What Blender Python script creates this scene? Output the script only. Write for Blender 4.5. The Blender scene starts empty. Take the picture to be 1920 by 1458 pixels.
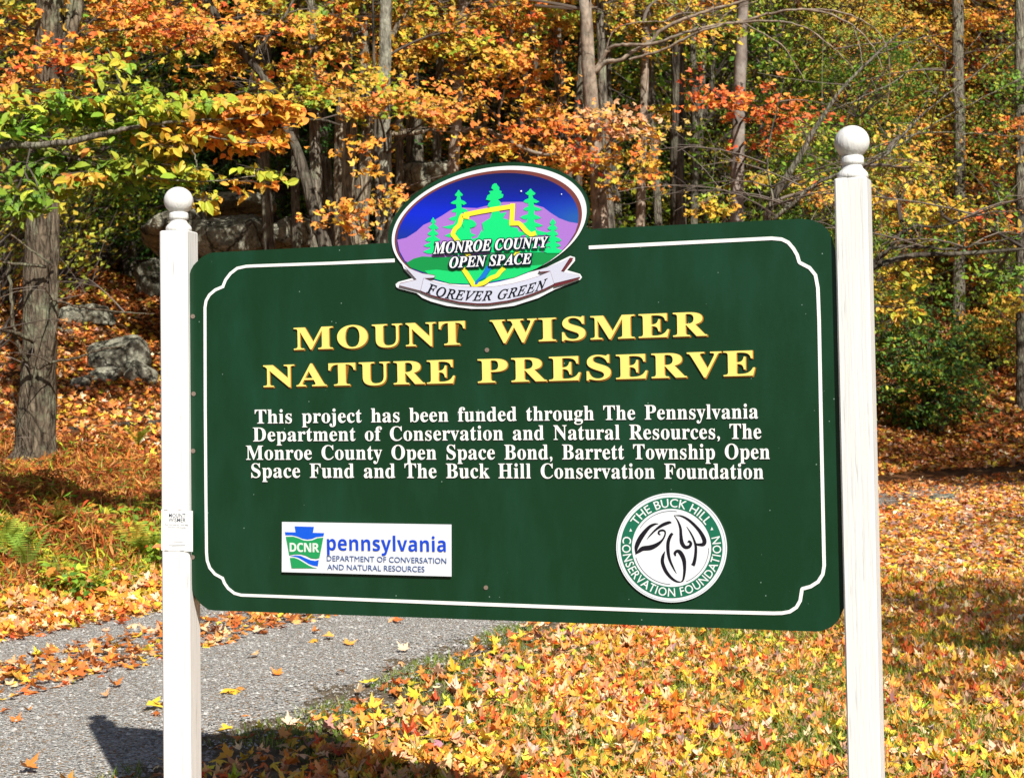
import bpy, bmesh, math, random
import numpy as np
from mathutils import Vector, Matrix, noise as mnoise, geometry as mgeo

# ------------------------------------------------------------------ camera, world, sun, exposure
SC = bpy.context.scene
COL = SC.collection
F = 3000.0                      # focal length in pixels of the 1920 px wide photograph
PITCH, ROLL, CAMH = math.radians(0.15), math.radians(-1.18), 1.6
cam = bpy.data.cameras.new('camera')
cam.sensor_width = 36.0
cam.lens = F / 1920.0 * 36.0
cam.clip_start, cam.clip_end = 0.1, 2000.0
camo = bpy.data.objects.new('camera', cam)
COL.objects.link(camo)
fwd = Vector((0, math.cos(PITCH), math.sin(PITCH)))
up0 = Vector((0, -math.sin(PITCH), math.cos(PITCH)))
rgt = Vector((1, 0, 0)) * math.cos(ROLL) + up0 * math.sin(ROLL)
upv = -Vector((1, 0, 0)) * math.sin(ROLL) + up0 * math.cos(ROLL)
CP = Vector((0, 0, CAMH))
M4 = Matrix((rgt, upv, -fwd)).transposed().to_4x4()
M4.translation = CP
camo.matrix_world = M4
SC.camera = camo
cam.dof.use_dof = True
cam.dof.focus_distance = 5.1
cam.dof.aperture_fstop = 14.0

SUN_AZ = Vector((0.36, -0.93, 0)).normalized()
SUN_EL = math.radians(40)
SUND = SUN_AZ * math.cos(SUN_EL) + Vector((0, 0, math.sin(SUN_EL)))
wd = bpy.data.worlds.new('World')
SC.world = wd
wd.use_nodes = True
nt = wd.node_tree
sky = nt.nodes.new('ShaderNodeTexSky')
sky.sky_type = 'NISHITA'
sky.sun_disc = False
sky.sun_elevation = SUN_EL
sky.sun_rotation = math.atan2(SUN_AZ.x, SUN_AZ.y)
nt.links.new(sky.outputs[0], nt.nodes['Background'].inputs[0])
nt.nodes['Background'].inputs[1].default_value = 0.052
sl = bpy.data.lights.new('sun', 'SUN')
sl.energy = 5.0
sl.angle = math.radians(0.5)
sl.color = (1.0, 0.95, 0.86)
so = bpy.data.objects.new('sun', sl)
COL.objects.link(so)
so.rotation_euler = (-SUND).to_track_quat('-Z', 'Y').to_euler()
so.location = (20, -40, 40)
SC.view_settings.view_transform = 'Standard'
SC.view_settings.look = 'None'
SC.view_settings.exposure = 0.58
SC.view_settings.gamma = 1.0
SC.cycles.max_bounces = 8
SC.cycles.diffuse_bounces = 3
SC.cycles.transmission_bounces = 4
SC.cycles.use_denoising = True

# ------------------------------------------------------------------ helpers
def rayd(x, y):
    return fwd + rgt * ((x - 960.0) / F) + upv * ((729.0 - y) / F)
def at(x, y, Y):
    """the world point seen at pixel (x, y), Y metres in front of the camera"""
    return CP + rayd(x, y) * Y
def lin(c):
    c = np.asarray(c, float) / 255.0
    return np.where(c <= 0.04045, c / 12.92, ((c + 0.055) / 1.055) ** 2.4)

class MB:
    """collects vertices, triangles and quads with a colour per vertex"""
    def __init__(s):
        s.v, s.f3, s.f4, s.c, s.n = [], [], [], [], 0
    def add(s, v, f, c=(1, 1, 1)):
        v = np.asarray(v, float).reshape(-1, 3)
        f = np.asarray(f, int)
        if len(v) == 0 or len(f) == 0: return
        c = np.asarray(c, float)
        if c.ndim == 1: c = np.tile(c, (len(v), 1))
        s.v.append(v); s.c.append(c)
        (s.f3 if f.shape[1] == 3 else s.f4).append(f + s.n)
        s.n += len(v)
    def build(s, name, mat, parent=None, smooth=False, origin=(0, 0, 0)):
        v = np.concatenate(s.v) - np.asarray(origin, float)
        c = np.concatenate(s.c)
        f3 = np.concatenate(s.f3) if s.f3 else np.zeros((0, 3), int)
        f4 = np.concatenate(s.f4) if s.f4 else np.zeros((0, 4), int)
        me = bpy.data.meshes.new(name)
        me.vertices.add(len(v)); me.vertices.foreach_set('co', v.astype(np.float32).ravel())
        nl = f3.size + f4.size
        me.loops.add(nl)
        me.loops.foreach_set('vertex_index', np.concatenate([f3.ravel(), f4.ravel()]).astype(np.int32))
        me.polygons.add(len(f3) + len(f4))
        st = np.concatenate([np.arange(len(f3)) * 3, f3.size + np.arange(len(f4)) * 4]).astype(np.int32)
        me.polygons.foreach_set('loop_start', st)
        a = me.color_attributes.new('Col', 'FLOAT_COLOR', 'POINT')
        a.data.foreach_set('color', np.concatenate([c, np.ones((len(c), 1))], 1).astype(np.float32).ravel())
        me.polygons.foreach_set('use_smooth', np.full(len(me.polygons), bool(smooth)))
        me.update(calc_edges=True)
        return link(name, me, mat, parent, origin)
def link(name, me, mat, parent=None, loc=(0, 0, 0)):
    o = bpy.data.objects.new(name, me)
    COL.objects.link(o)
    if mat is not None and len(me.materials) == 0: me.materials.append(mat)
    if parent is not None:
        o.parent = parent
    else:
        o.location = loc
    return o
def tag(o, label=None, cat=None, group=None, kind=None):
    if label: o['label'] = label
    if cat: o['category'] = cat
    if group: o['group'] = group
    if kind: o['kind'] = kind
    return o
def thing(name, label, cat, loc=(0, 0, 0), group=None):
    o = bpy.data.objects.new(name, None)
    COL.objects.link(o); o.location = loc; o.empty_display_size = 0.2
    return tag(o, label, cat, group)

# ------------------------------------------------------------------ materials
def newmat(name):
    m = bpy.data.materials.new(name); m.use_nodes = True
    return m, m.node_tree.nodes, m.node_tree.links, m.node_tree.nodes['Principled BSDF']
def flat(name, rgb, rough=0.5, spec=0.4, var=0.0, scale=6.0, bump=0.0, bscale=60.0):
    m, N, L, P = newmat(name)
    P.inputs['Roughness'].default_value = rough
    P.inputs['Specular IOR Level'].default_value = spec
    P.inputs['Base Color'].default_value = (*rgb, 1)
    tc = N.new('ShaderNodeTexCoord')
    if var > 0:
        n = N.new('ShaderNodeTexNoise'); n.inputs['Scale'].default_value = scale; n.inputs['Detail'].default_value = 6
        r = N.new('ShaderNodeMapRange'); r.inputs[3].default_value = 1 - var; r.inputs[4].default_value = 1 + var
        mx = N.new('ShaderNodeMix'); mx.data_type = 'RGBA'; mx.blend_type = 'MULTIPLY'; mx.inputs[0].default_value = 1
        mx.inputs[6].default_value = (*rgb, 1)
        L.new(tc.outputs['Object'], n.inputs['Vector']); L.new(n.outputs[0], r.inputs[0])
        L.new(r.outputs[0], mx.inputs[7]); L.new(mx.outputs[2], P.inputs['Base Color'])
    if bump > 0:
        b = N.new('ShaderNodeTexNoise'); b.inputs['Scale'].default_value = bscale; b.inputs['Detail'].default_value = 5
        bp = N.new('ShaderNodeBump'); bp.inputs['Strength'].default_value = bump; bp.inputs['Distance'].default_value = 0.01
        L.new(tc.outputs['Object'], b.inputs['Vector']); L.new(b.outputs[0], bp.inputs['Height']); L.new(bp.outputs[0], P.inputs['Normal'])
    return m
def leafmat(name, trans=0.3, rough=0.5, spec=0.25):
    m, N, L, P = newmat(name)
    a = N.new('ShaderNodeAttribute'); a.attribute_name = 'Col'
    P.inputs['Roughness'].default_value = rough
    P.inputs['Specular IOR Level'].default_value = spec
    t = N.new('ShaderNodeBsdfTranslucent'); mx = N.new('ShaderNodeMixShader'); mx.inputs[0].default_value = trans
    out = N['Material Output']
    L.new(a.outputs['Color'], P.inputs['Base Color']); L.new(a.outputs['Color'], t.inputs['Color'])
    L.new(P.outputs[0], mx.inputs[1]); L.new(t.outputs[0], mx.inputs[2]); L.new(mx.outputs[0], out.inputs['Surface'])
    return m
def barkmat(name, c1, c2, c3, zs=0.16, sc=14.0, bump=0.9):
    m, N, L, P = newmat(name)
    P.inputs['Roughness'].default_value = 0.9
    P.inputs['Specular IOR Level'].default_value = 0.1
    tc = N.new('ShaderNodeTexCoord'); mp = N.new('ShaderNodeMapping'); mp.inputs['Scale'].default_value = (1, 1, zs)
    n = N.new('ShaderNodeTexNoise'); n.inputs['Scale'].default_value = sc; n.inputs['Detail'].default_value = 8; n.inputs['Roughness'].default_value = 0.65
    r = N.new('ShaderNodeValToRGB')
    r.color_ramp.elements[0].position = 0.34; r.color_ramp.elements[0].color = (*c1, 1)
    r.color_ramp.elements[1].position = 0.62; r.color_ramp.elements[1].color = (*c2, 1)
    n2 = N.new('ShaderNodeTexNoise'); n2.inputs['Scale'].default_value = 3.0; n2.inputs['Detail'].default_value = 7; n2.inputs['Roughness'].default_value = 0.7
    r2 = N.new('ShaderNodeMapRange'); r2.inputs[1].default_value = 0.5; r2.inputs[2].default_value = 0.68
    mx = N.new('ShaderNodeMix'); mx.data_type = 'RGBA'; mx.inputs[7].default_value = (*c3, 1)
    bp = N.new('ShaderNodeBump'); bp.inputs['Strength'].default_value = bump; bp.inputs['Distance'].default_value = 0.04
    L.new(tc.outputs['Object'], mp.inputs[0]); L.new(mp.outputs[0], n.inputs['Vector']); L.new(n.outputs[0], r.inputs[0])
    L.new(tc.outputs['Object'], n2.inputs['Vector']); L.new(n2.outputs[0], r2.inputs[0])
    vo = N.new('ShaderNodeTexVoronoi'); vo.feature = 'DISTANCE_TO_EDGE'; vo.inputs['Scale'].default_value = sc * 1.1
    vr = N.new('ShaderNodeMapRange'); vr.inputs[1].default_value = 0.0; vr.inputs[2].default_value = 0.22; vr.inputs[3].default_value = 1 - 0.36 * bump; vr.inputs[4].default_value = 1.08
    mpv = N.new('ShaderNodeMapping'); mpv.inputs['Scale'].default_value = (1, 1, max(zs, 0.16) * 1.3)
    wv = N.new('ShaderNodeMix'); wv.data_type = 'RGBA'; wv.inputs[0].default_value = 0.06
    L.new(tc.outputs['Object'], wv.inputs[6]); L.new(n2.outputs['Color'], wv.inputs[7]); L.new(wv.outputs[2], mpv.inputs[0]); L.new(mpv.outputs[0], vo.inputs['Vector']); L.new(vo.outputs['Distance'], vr.inputs[0])
    mv = N.new('ShaderNodeMix'); mv.data_type = 'RGBA'; mv.blend_type = 'MULTIPLY'; mv.inputs[0].default_value = 1
    ah = N.new('ShaderNodeMath'); ah.operation = 'ADD'
    L.new(r2.outputs[0], mx.inputs[0]); L.new(r.outputs[0], mx.inputs[6]); L.new(mx.outputs[2], mv.inputs[6]); L.new(vr.outputs[0], mv.inputs[7]); L.new(mv.outputs[2], P.inputs['Base Color'])
    L.new(n.outputs[0], ah.inputs[0]); L.new(vr.outputs[0], ah.inputs[1]); L.new(ah.outputs[0], bp.inputs['Height']); L.new(bp.outputs[0], P.inputs['Normal'])
    return m
def whitewood():
    m, N, L, P = newmat('white_painted_wood')
    P.inputs['Roughness'].default_value = 0.45
    tc = N.new('ShaderNodeTexCoord'); mp = N.new('ShaderNodeMapping'); mp.inputs['Scale'].default_value = (1, 1, 0.045)
    n = N.new('ShaderNodeTexNoise'); n.inputs['Scale'].default_value = 120; n.inputs['Detail'].default_value = 5
    n3 = N.new('ShaderNodeTexNoise'); n3.inputs['Scale'].default_value = 22; n3.inputs['Detail'].default_value = 7; n3.inputs['Roughness'].default_value = 0.7
    r = N.new('ShaderNodeValToRGB')
    r.color_ramp.elements[0].position = 0.27; r.color_ramp.elements[0].color = (0.42, 0.42, 0.40, 1)
    r.color_ramp.elements[1].position = 0.37; r.color_ramp.elements[1].color = (0.71, 0.71, 0.70, 1)
    r3 = N.new('ShaderNodeMapRange'); r3.inputs[1].default_value = 0.3; r3.inputs[2].default_value = 0.6; r3.inputs[3].default_value = 0.87; r3.inputs[4].default_value = 1.0
    mx = N.new('ShaderNodeMix'); mx.data_type = 'RGBA'; mx.blend_type = 'MULTIPLY'; mx.inputs[0].default_value = 1
    bp = N.new('ShaderNodeBump'); bp.inputs['Strength'].default_value = 0.5; bp.inputs['Distance'].default_value = 0.004
    L.new(tc.outputs['Object'], mp.inputs[0]); L.new(mp.outputs[0], n.inputs['Vector']); L.new(n.outputs[0], r.inputs[0])
    L.new(mp.outputs[0], n3.inputs['Vector']); L.new(n3.outputs[0], r3.inputs[0])
    L.new(r.outputs[0], mx.inputs[6]); L.new(r3.outputs[0], mx.inputs[7]); L.new(mx.outputs[2], P.inputs['Base Color'])
    L.new(n.outputs[0], bp.inputs['Height']); L.new(bp.outputs[0], P.inputs['Normal'])
    return m
def panelmat():
    m, N, L, P = newmat('dark_green_painted_panel')
    P.inputs['Roughness'].default_value = 0.33
    P.inputs['Specular IOR Level'].default_value = 0.35
    tc = N.new('ShaderNodeTexCoord')
    n = N.new('ShaderNodeTexNoise'); n.inputs['Scale'].default_value = 4.5; n.inputs['Detail'].default_value = 8; n.inputs['Roughness'].default_value = 0.62
    r = N.new('ShaderNodeValToRGB')
    r.color_ramp.elements[0].position = 0.45; r.color_ramp.elements[0].color = (0.0048, 0.0335, 0.0120, 1)
    r.color_ramp.elements[1].position = 0.8; r.color_ramp.elements[1].color = (0.0085, 0.051, 0.027, 1)
    v = N.new('ShaderNodeTexVoronoi'); v.inputs['Scale'].default_value = 30; v.inputs['Randomness'].default_value = 1
    vr = N.new('ShaderNodeMapRange'); vr.inputs[1].default_value = 0.045; vr.inputs[2].default_value = 0.075; vr.inputs[3].default_value = 1; vr.inputs[4].default_value = 0
    n2 = N.new('ShaderNodeTexNoise'); n2.inputs['Scale'].default_value = 9
    g = N.new('ShaderNodeMath'); g.operation = 'GREATER_THAN'; g.inputs[1].default_value = 0.57
    ml = N.new('ShaderNodeMath'); ml.operation = 'MULTIPLY'
    mx = N.new('ShaderNodeMix'); mx.data_type = 'RGBA'; mx.inputs[7].default_value = (0.16, 0.24, 0.2, 1)
    bp = N.new('ShaderNodeBump'); bp.inputs['Strength'].default_value = 0.06; bp.inputs['Distance'].default_value = 0.004
    n4 = N.new('ShaderNodeTexNoise'); n4.inputs['Scale'].default_value = 60
    mpp = N.new('ShaderNodeMapping'); mpp.inputs['Scale'].default_value = (1.5, 1.5, 0.5); L.new(tc.outputs['Object'], mpp.inputs[0])
    L.new(mpp.outputs[0], n.inputs['Vector']); L.new(n.outputs[0], r.inputs[0])
    L.new(tc.outputs['Object'], v.inputs['Vector']); L.new(v.outputs['Distance'], vr.inputs[0])
    L.new(tc.outputs['Object'], n2.inputs['Vector']); L.new(n2.outputs[0], g.inputs[0])
    L.new(vr.outputs[0], ml.inputs[0]); L.new(g.outputs[0], ml.inputs[1]); L.new(ml.outputs[0], mx.inputs[0])
    L.new(r.outputs[0], mx.inputs[6]); L.new(mx.outputs[2], P.inputs['Base Color'])
    L.new(tc.outputs['Object'], n4.inputs['Vector']); L.new(n4.outputs[0], bp.inputs['Height']); L.new(bp.outputs[0], P.inputs['Normal'])
    return m
def rockmat():
    m, N, L, P = newmat('grey_lichen_rock')
    P.inputs['Roughness'].default_value = 0.92
    P.inputs['Specular IOR Level'].default_value = 0.1
    tc = N.new('ShaderNodeTexCoord')
    n = N.new('ShaderNodeTexNoise'); n.inputs['Scale'].default_value = 3.2; n.inputs['Detail'].default_value = 9; n.inputs['Roughness'].default_value = 0.7
    r = N.new('ShaderNodeValToRGB')
    e = r.color_ramp.elements
    e[0].position = 0.3; e[0].color = (0.09, 0.088, 0.07, 1)
    e[1].position = 0.72; e[1].color = (0.50, 0.49, 0.39, 1)
    k = e.new(0.5); k.color = (0.29, 0.285, 0.22, 1)
    bp = N.new('ShaderNodeBump'); bp.inputs['Strength'].default_value = 0.9; bp.inputs['Distance'].default_value = 0.08
    n2 = N.new('ShaderNodeTexNoise'); n2.inputs['Scale'].default_value = 9; n2.inputs['Detail'].default_value = 8
    L.new(tc.outputs['Object'], n.inputs['Vector']); L.new(n.outputs[0], r.inputs[0])
    n2.inputs['Roughness'].default_value = 0.7
    vo = N.new('ShaderNodeTexVoronoi'); vo.feature = 'DISTANCE_TO_EDGE'; vo.inputs['Scale'].default_value = 2.3
    wv = N.new('ShaderNodeMix'); wv.data_type = 'RGBA'; wv.inputs[0].default_value = 0.22
    vr = N.new('ShaderNodeMapRange'); vr.inputs[1].default_value = 0.0; vr.inputs[2].default_value = 0.035; vr.inputs[3].default_value = 0.25; vr.inputs[4].default_value = 1.0
    mv = N.new('ShaderNodeMix'); mv.data_type = 'RGBA'; mv.blend_type = 'MULTIPLY'; mv.inputs[0].default_value = 1
    sp = N.new('ShaderNodeTexNoise'); sp.inputs['Scale'].default_value = 26; sp.inputs['Detail'].default_value = 6
    sr = N.new('ShaderNodeMapRange'); sr.inputs[1].default_value = 0.3; sr.inputs[2].default_value = 0.7; sr.inputs[3].default_value = 0.6; sr.inputs[4].default_value = 1.35
    ms = N.new('ShaderNodeMix'); ms.data_type = 'RGBA'; ms.blend_type = 'MULTIPLY'; ms.inputs[0].default_value = 1
    L.new(tc.outputs['Object'], wv.inputs[6]); L.new(n2.outputs['Color'], wv.inputs[7]); L.new(wv.outputs[2], vo.inputs['Vector']); L.new(vo.outputs['Distance'], vr.inputs[0])
    L.new(r.outputs[0], mv.inputs[6]); L.new(vr.outputs[0], mv.inputs[7]); L.new(tc.outputs['Object'], sp.inputs['Vector']); L.new(sp.outputs[0], sr.inputs[0])
    L.new(mv.outputs[2], ms.inputs[6]); L.new(sr.outputs[0], ms.inputs[7]); L.new(ms.outputs[2], P.inputs['Base Color'])
    ah = N.new('ShaderNodeMath'); ah.operation = 'ADD'
    L.new(tc.outputs['Object'], n2.inputs['Vector']); L.new(n2.outputs[0], ah.inputs[0]); L.new(vr.outputs[0], ah.inputs[1]); L.new(ah.outputs[0], bp.inputs['Height']); L.new(bp.outputs[0], P.inputs['Normal'])
    return m
def groundmat():
    m, N, L, P = newmat('forest_soil')
    P.inputs['Roughness'].default_value = 0.95
    P.inputs['Specular IOR Level'].default_value = 0.1
    a = N.new('ShaderNodeAttribute'); a.attribute_name = 'Col'
    tc = N.new('ShaderNodeTexCoord')
    n = N.new('ShaderNodeTexNoise'); n.inputs['Scale'].default_value = 9; n.inputs['Detail'].default_value = 10; n.inputs['Roughness'].default_value = 0.75
    r = N.new('ShaderNodeMapRange'); r.inputs[1].default_value = 0.3; r.inputs[2].default_value = 0.7; r.inputs[3].default_value = 0.45; r.inputs[4].default_value = 1.6
    mx = N.new('ShaderNodeMix'); mx.data_type = 'RGBA'; mx.blend_type = 'MULTIPLY'; mx.inputs[0].default_value = 1
    bp = N.new('ShaderNodeBump'); bp.inputs['Strength'].default_value = 0.8; bp.inputs['Distance'].default_value = 0.05
    L.new(tc.outputs['Object'], n.inputs['Vector']); L.new(n.outputs[0], r.inputs[0]); L.new(a.outputs['Color'], mx.inputs[6])
    L.new(r.outputs[0], mx.inputs[7]); L.new(mx.outputs[2], P.inputs['Base Color'])
    L.new(n.outputs[0], bp.inputs['Height']); L.new(bp.outputs[0], P.inputs['Normal'])
    return m
def gravelmat():
    m, N, L, P = newmat('grey_gravel')
    P.inputs['Roughness'].default_value = 0.9
    P.inputs['Specular IOR Level'].default_value = 0.2
    tc = N.new('ShaderNodeTexCoord')
    v = N.new('ShaderNodeTexVoronoi'); v.inputs['Scale'].default_value = 88
    v2 = N.new('ShaderNodeTexVoronoi'); v2.inputs['Scale'].default_value = 48
    r = N.new('ShaderNodeValToRGB'); e = r.color_ramp.elements
    e[0].position = 0.0; e[0].color = (0.17, 0.16, 0.145, 1)
    e[1].position = 1.0; e[1].color = (0.62, 0.60, 0.56, 1)
    k = e.new(0.35); k.color = (0.37, 0.365, 0.345, 1)
    k = e.new(0.8); k.color = (0.50, 0.49, 0.47, 1)
    sp = N.new('ShaderNodeSeparateColor')
    fl = N.new('ShaderNodeMath'); fl.operation = 'GREATER_THAN'; fl.inputs[1].default_value = 0.84
    fx = N.new('ShaderNodeMix'); fx.data_type = 'RGBA'; fx.inputs[7].default_value = (0.30, 0.19, 0.10, 1)
    a = N.new('ShaderNodeAttribute'); a.attribute_name = 'Col'
    mx = N.new('ShaderNodeMix'); mx.data_type = 'RGBA'; mx.inputs[7].default_value = (0.17, 0.125, 0.085, 1)
    n = N.new('ShaderNodeTexNoise'); n.inputs['Scale'].default_value = 2.4; n.inputs['Detail'].default_value = 9; n.inputs['Roughness'].default_value = 0.7
    ad = N.new('ShaderNodeMath'); ad.operation = 'ADD'
    mr = N.new('ShaderNodeMapRange'); mr.inputs[1].default_value = 0.75; mr.inputs[2].default_value = 1.15
    bp = N.new('ShaderNodeBump'); bp.inputs['Strength'].default_value = 1.0; bp.inputs['Distance'].default_value = 0.012
    ba = N.new('ShaderNodeMath'); ba.operation = 'MULTIPLY_ADD'; ba.inputs[1].default_value = 2.0
    for q in (v, v2, n): L.new(tc.outputs['Object'], q.inputs['Vector'])
    L.new(v.outputs['Color'], sp.inputs[0]); L.new(sp.outputs[0], r.inputs[0]); L.new(r.outputs[0], fx.inputs[6]); L.new(sp.outputs[1], fl.inputs[0]); L.new(fl.outputs[0], fx.inputs[0]); L.new(fx.outputs[2], mx.inputs[6])
    L.new(a.outputs['Color'], ad.inputs[0]); L.new(n.outputs[0], ad.inputs[1]); L.new(ad.outputs[0], mr.inputs[0]); L.new(mr.outputs[0], mx.inputs[0])
    L.new(mx.outputs[2], P.inputs['Base Color'])
    L.new(v2.outputs['Distance'], ba.inputs[0]); L.new(v.outputs['Distance'], ba.inputs[2])
    L.new(ba.outputs[0], bp.inputs['Height']); bp.invert = True; L.new(bp.outputs[0], P.inputs['Normal'])
    return m

LEAF = leafmat('autumn_leaf', 0.32, 0.48, 0.22)
LITTER = leafmat('fallen_leaf', 0.12, 0.55, 0.2)
BARK = barkmat('grey_bark', (0.04, 0.033, 0.026), (0.27, 0.235, 0.185), (0.29, 0.30, 0.21), sc=20)
BARK_PINK = barkmat('tan_bark', (0.09, 0.068, 0.05), (0.35, 0.27, 0.205), (0.29, 0.26, 0.21), zs=0.5, sc=9, bump=0.4)
BARK_DARK = barkmat('dark_bark', (0.022, 0.018, 0.014), (0.13, 0.11, 0.085), (0.17, 0.165, 0.125))
BARK_SHAG = barkmat('shaggy_bark', (0.045, 0.036, 0.026), (0.38, 0.32, 0.23), (0.30, 0.27, 0.2), zs=0.05, sc=16, bump=1.0)
WHITE = whitewood()
PANEL = panelmat()
ROCK = rockmat()
SOIL = groundmat()
GRAVEL = gravelmat()

# ------------------------------------------------------------------ terrain
EDGE = np.array([(-26, -24), (-14, -8), (-8, 2.7), (-3.5, 10.9), (-2.65, 12.4), (-0.4, 16.6), (2.2, 21.0), (6.0, 25.9), (9.5, 28.3), (16, 31), (40, 38), (90, 50)], float)
def edge_dist(X, Y):
    """signed distance beyond the far edge of the gravel road (positive on the wooded side)"""
    X = np.asarray(X, float); Y = np.asarray(Y, float)
    best = np.full(X.shape, 1e9); sg = np.ones(X.shape)
    for a, b in zip(EDGE[:-1], EDGE[1:]):
        d = b - a; t = np.clip(((X - a[0]) * d[0] + (Y - a[1]) * d[1]) / (d @ d), 0, 1)
        ex, ey = X - a[0] - t * d[0], Y - a[1] - t * d[1]
        dd = np.hypot(ex, ey); s = np.sign(d[0] * ey - d[1] * ex)
        m = dd < best
        best = np.where(m, dd, best); sg = np.where(m, s, sg)
    return best * np.where(sg == 0, 1, sg)
def snoise(X, Y, s, seed=0.0):
    return (np.sin(X * s * 1.7 + seed * 3.1 + 1.3 * np.sin(Y * s * 0.9 + seed)) + np.sin(Y * s * 2.1 - seed * 1.7 + 1.1 * np.sin(X * s * 1.3 + seed * 2)) + 0.6 * np.sin((X + Y) * s * 3.3 + seed)) / 2.6
def G(X, Y):
    d = edge_dist(X, Y)
    z = np.interp(d, [0, 0.4, 1.4, 6, 10, 16, 30, 60, 140], [0, 0.02, 0.14, 1.05, 2.25, 4.3, 9.2, 18, 34])
    k = np.clip((d - 0.5) / 4, 0, 1)
    z = z + k * (0.16 * snoise(X, Y, 0.55, 1) + 0.07 * snoise(X, Y, 1.9, 2))
    k2 = np.clip((-d - road_w(X, Y) - 0.2) / 2.5, 0, 1)
    z = z - 0.26 * np.clip((-d - road_w(X, Y) + 0.1) / 1.3, 0, 1) * np.clip((24 - np.asarray(Y, float)) / 8, 0, 1)
    return z + k2 * (0.035 * snoise(X, Y, 0.7, 3) + 0.015 * snoise(X, Y, 2.2, 4))
def road_w(X, Y):
    return np.interp(np.asarray(Y, float), [5, 8, 12, 18, 26, 40], [3.9, 3.8, 3.1, 2.6, 1.9, 1.8])
def hit(x, y, y0=6.0, y1=90.0):
    """where the ray through a pixel first meets the ground"""
    r = np.array(rayd(x, y)); t = np.arange(y0, y1, 0.05)
    P = np.array(CP)[None] + r[None] * t[:, None]
    below = np.where(P[:, 2] < G(P[:, 0], P[:, 1]))[0]
    return P[below[0]] if len(below) else P[-1]
def g1(x, y): return float(G(np.array([x]), np.array([y]))[0])

ORANGE = [(0.88, 0.28, 0.04), (0.88, 0.40, 0.08), (0.86, 0.18, 0.045), (0.88, 0.52, 0.06), (0.70, 0.52, 0.05), (0.88, 0.36, 0.12)]
REDOR = [(0.80, 0.15, 0.05), (0.78, 0.20, 0.05), (0.60, 0.08, 0.03), (0.75, 0.30, 0.05)]
YELLOW = [(0.80, 0.48, 0.05), (0.75, 0.55, 0.06), (0.78, 0.36, 0.05), (0.55, 0.50, 0.05)]
YGREEN = [(0.46, 0.54, 0.05), (0.33, 0.46, 0.04), (0.58, 0.56, 0.06), (0.24, 0.42, 0.045)]
GREEN = [(0.11, 0.25, 0.03), (0.16, 0.30, 0.035), (0.22, 0.34, 0.04), (0.08, 0.19, 0.03)]
DGREEN = [(0.03, 0.085, 0.02), (0.045, 0.12, 0.025), (0.06, 0.14, 0.025)]
OLIVE = [(0.26, 0.27, 0.035), (0.20, 0.23, 0.03), (0.36, 0.30, 0.04), (0.14, 0.20, 0.03)]
RUST = [(0.50, 0.15, 0.035), (0.42, 0.12, 0.03), (0.58, 0.22, 0.05), (0.34, 0.11, 0.035)]
TAN = [(0.80, 0.47, 0.25), (0.74, 0.40, 0.20), (0.60, 0.31, 0.16), (0.84, 0.60, 0.38)]
MAUVE = [(0.40, 0.24, 0.20), (0.46, 0.30, 0.27), (0.34, 0.19, 0.15)]
def mixpal(*pw):
    cols, w = [], []
    for p, k in pw:
        for c in p: cols.append(c); w.append(k / len(p))
    w = np.array(w); return np.array(cols), w / w.sum()
def pick(pal, n, rng, jit=0.16):
    c, w = pal
    k = c[rng.choice(len(c), n, p=w)]
    return np.clip(k * (1 + rng.normal(0, jit, (n, 1))) * (1 + rng.normal(0, jit * 0.4, (n, 3))), 0.005, 0.9)

# ------------------------------------------------------------------ leaf templates
def fan(outline, curl=0.12, fold=0.0):
    o = np.array(outline, float)
    r2 = (o ** 2).sum(1)
    z = -curl * r2 + fold * np.abs(o[:, 0])
    v = np.vstack([[0, 0.05, 0], np.c_[o, z]])
    n = len(o)
    f = [[0, 1 + i, 1 + (i + 1) % n] for i in range(n)]
    return v, np.array(f)
_half = [(0.05, -0.30), (0.16, -0.34), (0.48, -0.42), (0.40, -0.12), (0.62, -0.02), (0.98, 0.22), (0.70, 0.32), (0.58, 0.46), (0.30, 0.30), (0.34, 0.62), (0.17, 0.66)]
MAPLE = [(x * 0.62, y * 0.62) for x, y in _half] + [(0, 0.70)] + [(-x * 0.62, y * 0.62) for x, y in reversed(_half)]
T_MAPLE = [fan(MAPLE, c, f) for c, f in ((0.5, 0.05), (0.15, 0.45), (-0.7, -0.1), (0.9, -0.35), (-0.3, 0.75))]
_h2 = [(0.10, -0.22), (0.34, -0.20), (0.55, 0.16), (0.20, 0.18)]
T_LITTER = T_MAPLE + [fan(MAPLE, 0.2, 1.3), fan(MAPLE, -1.4, 0.5), fan([(x, y) if x < 0.05 else (x * 0.35, y * 0.8) for x, y in MAPLE], 0.6, -0.7)]
T_STAR = [fan([(x, y) for x, y in _h2] + [(0, 0.62)] + [(-x, y) for x, y in reversed(_h2)], c, f) for c, f in ((0.4, 0.1), (0.1, 0.5), (-0.5, 0.0))]
_h3 = [(0.09, -0.42), (0.22, -0.22), (0.27, 0.0), (0.21, 0.25), (0.08, 0.45)]
T_OVAL = [fan([(0, -0.5)] + _h3 + [(0, 0.58)] + [(-x, y) for x, y in reversed(_h3)], c, f) for c, f in ((0.25, 0.25), (0.1, 0.5), (0.6, 0.1))]
T_RHOMB = [(np.array([(0, -0.5, 0), (0.3, 0, 0.1), (0, 0.55, -0.1), (-0.3, 0, 0.1)], float), np.array([[0, 1, 2], [0, 2, 3]])),
           (np.array([(0, -0.45, 0), (0.36, 0.05, -0.08), (0, 0.5, 0.1), (-0.36, 0.05, -0.08)], float), np.array([[0, 1, 2], [0, 2, 3]]))]
T_FERN = [(np.array([(0, -0.5, 0), (0.09, 0, 0.03), (0, 0.6, -0.12), (-0.09, 0, 0.03)], float), np.array([[0, 1, 2], [0, 2, 3]]))]
SD = np.array(SUND)
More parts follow.
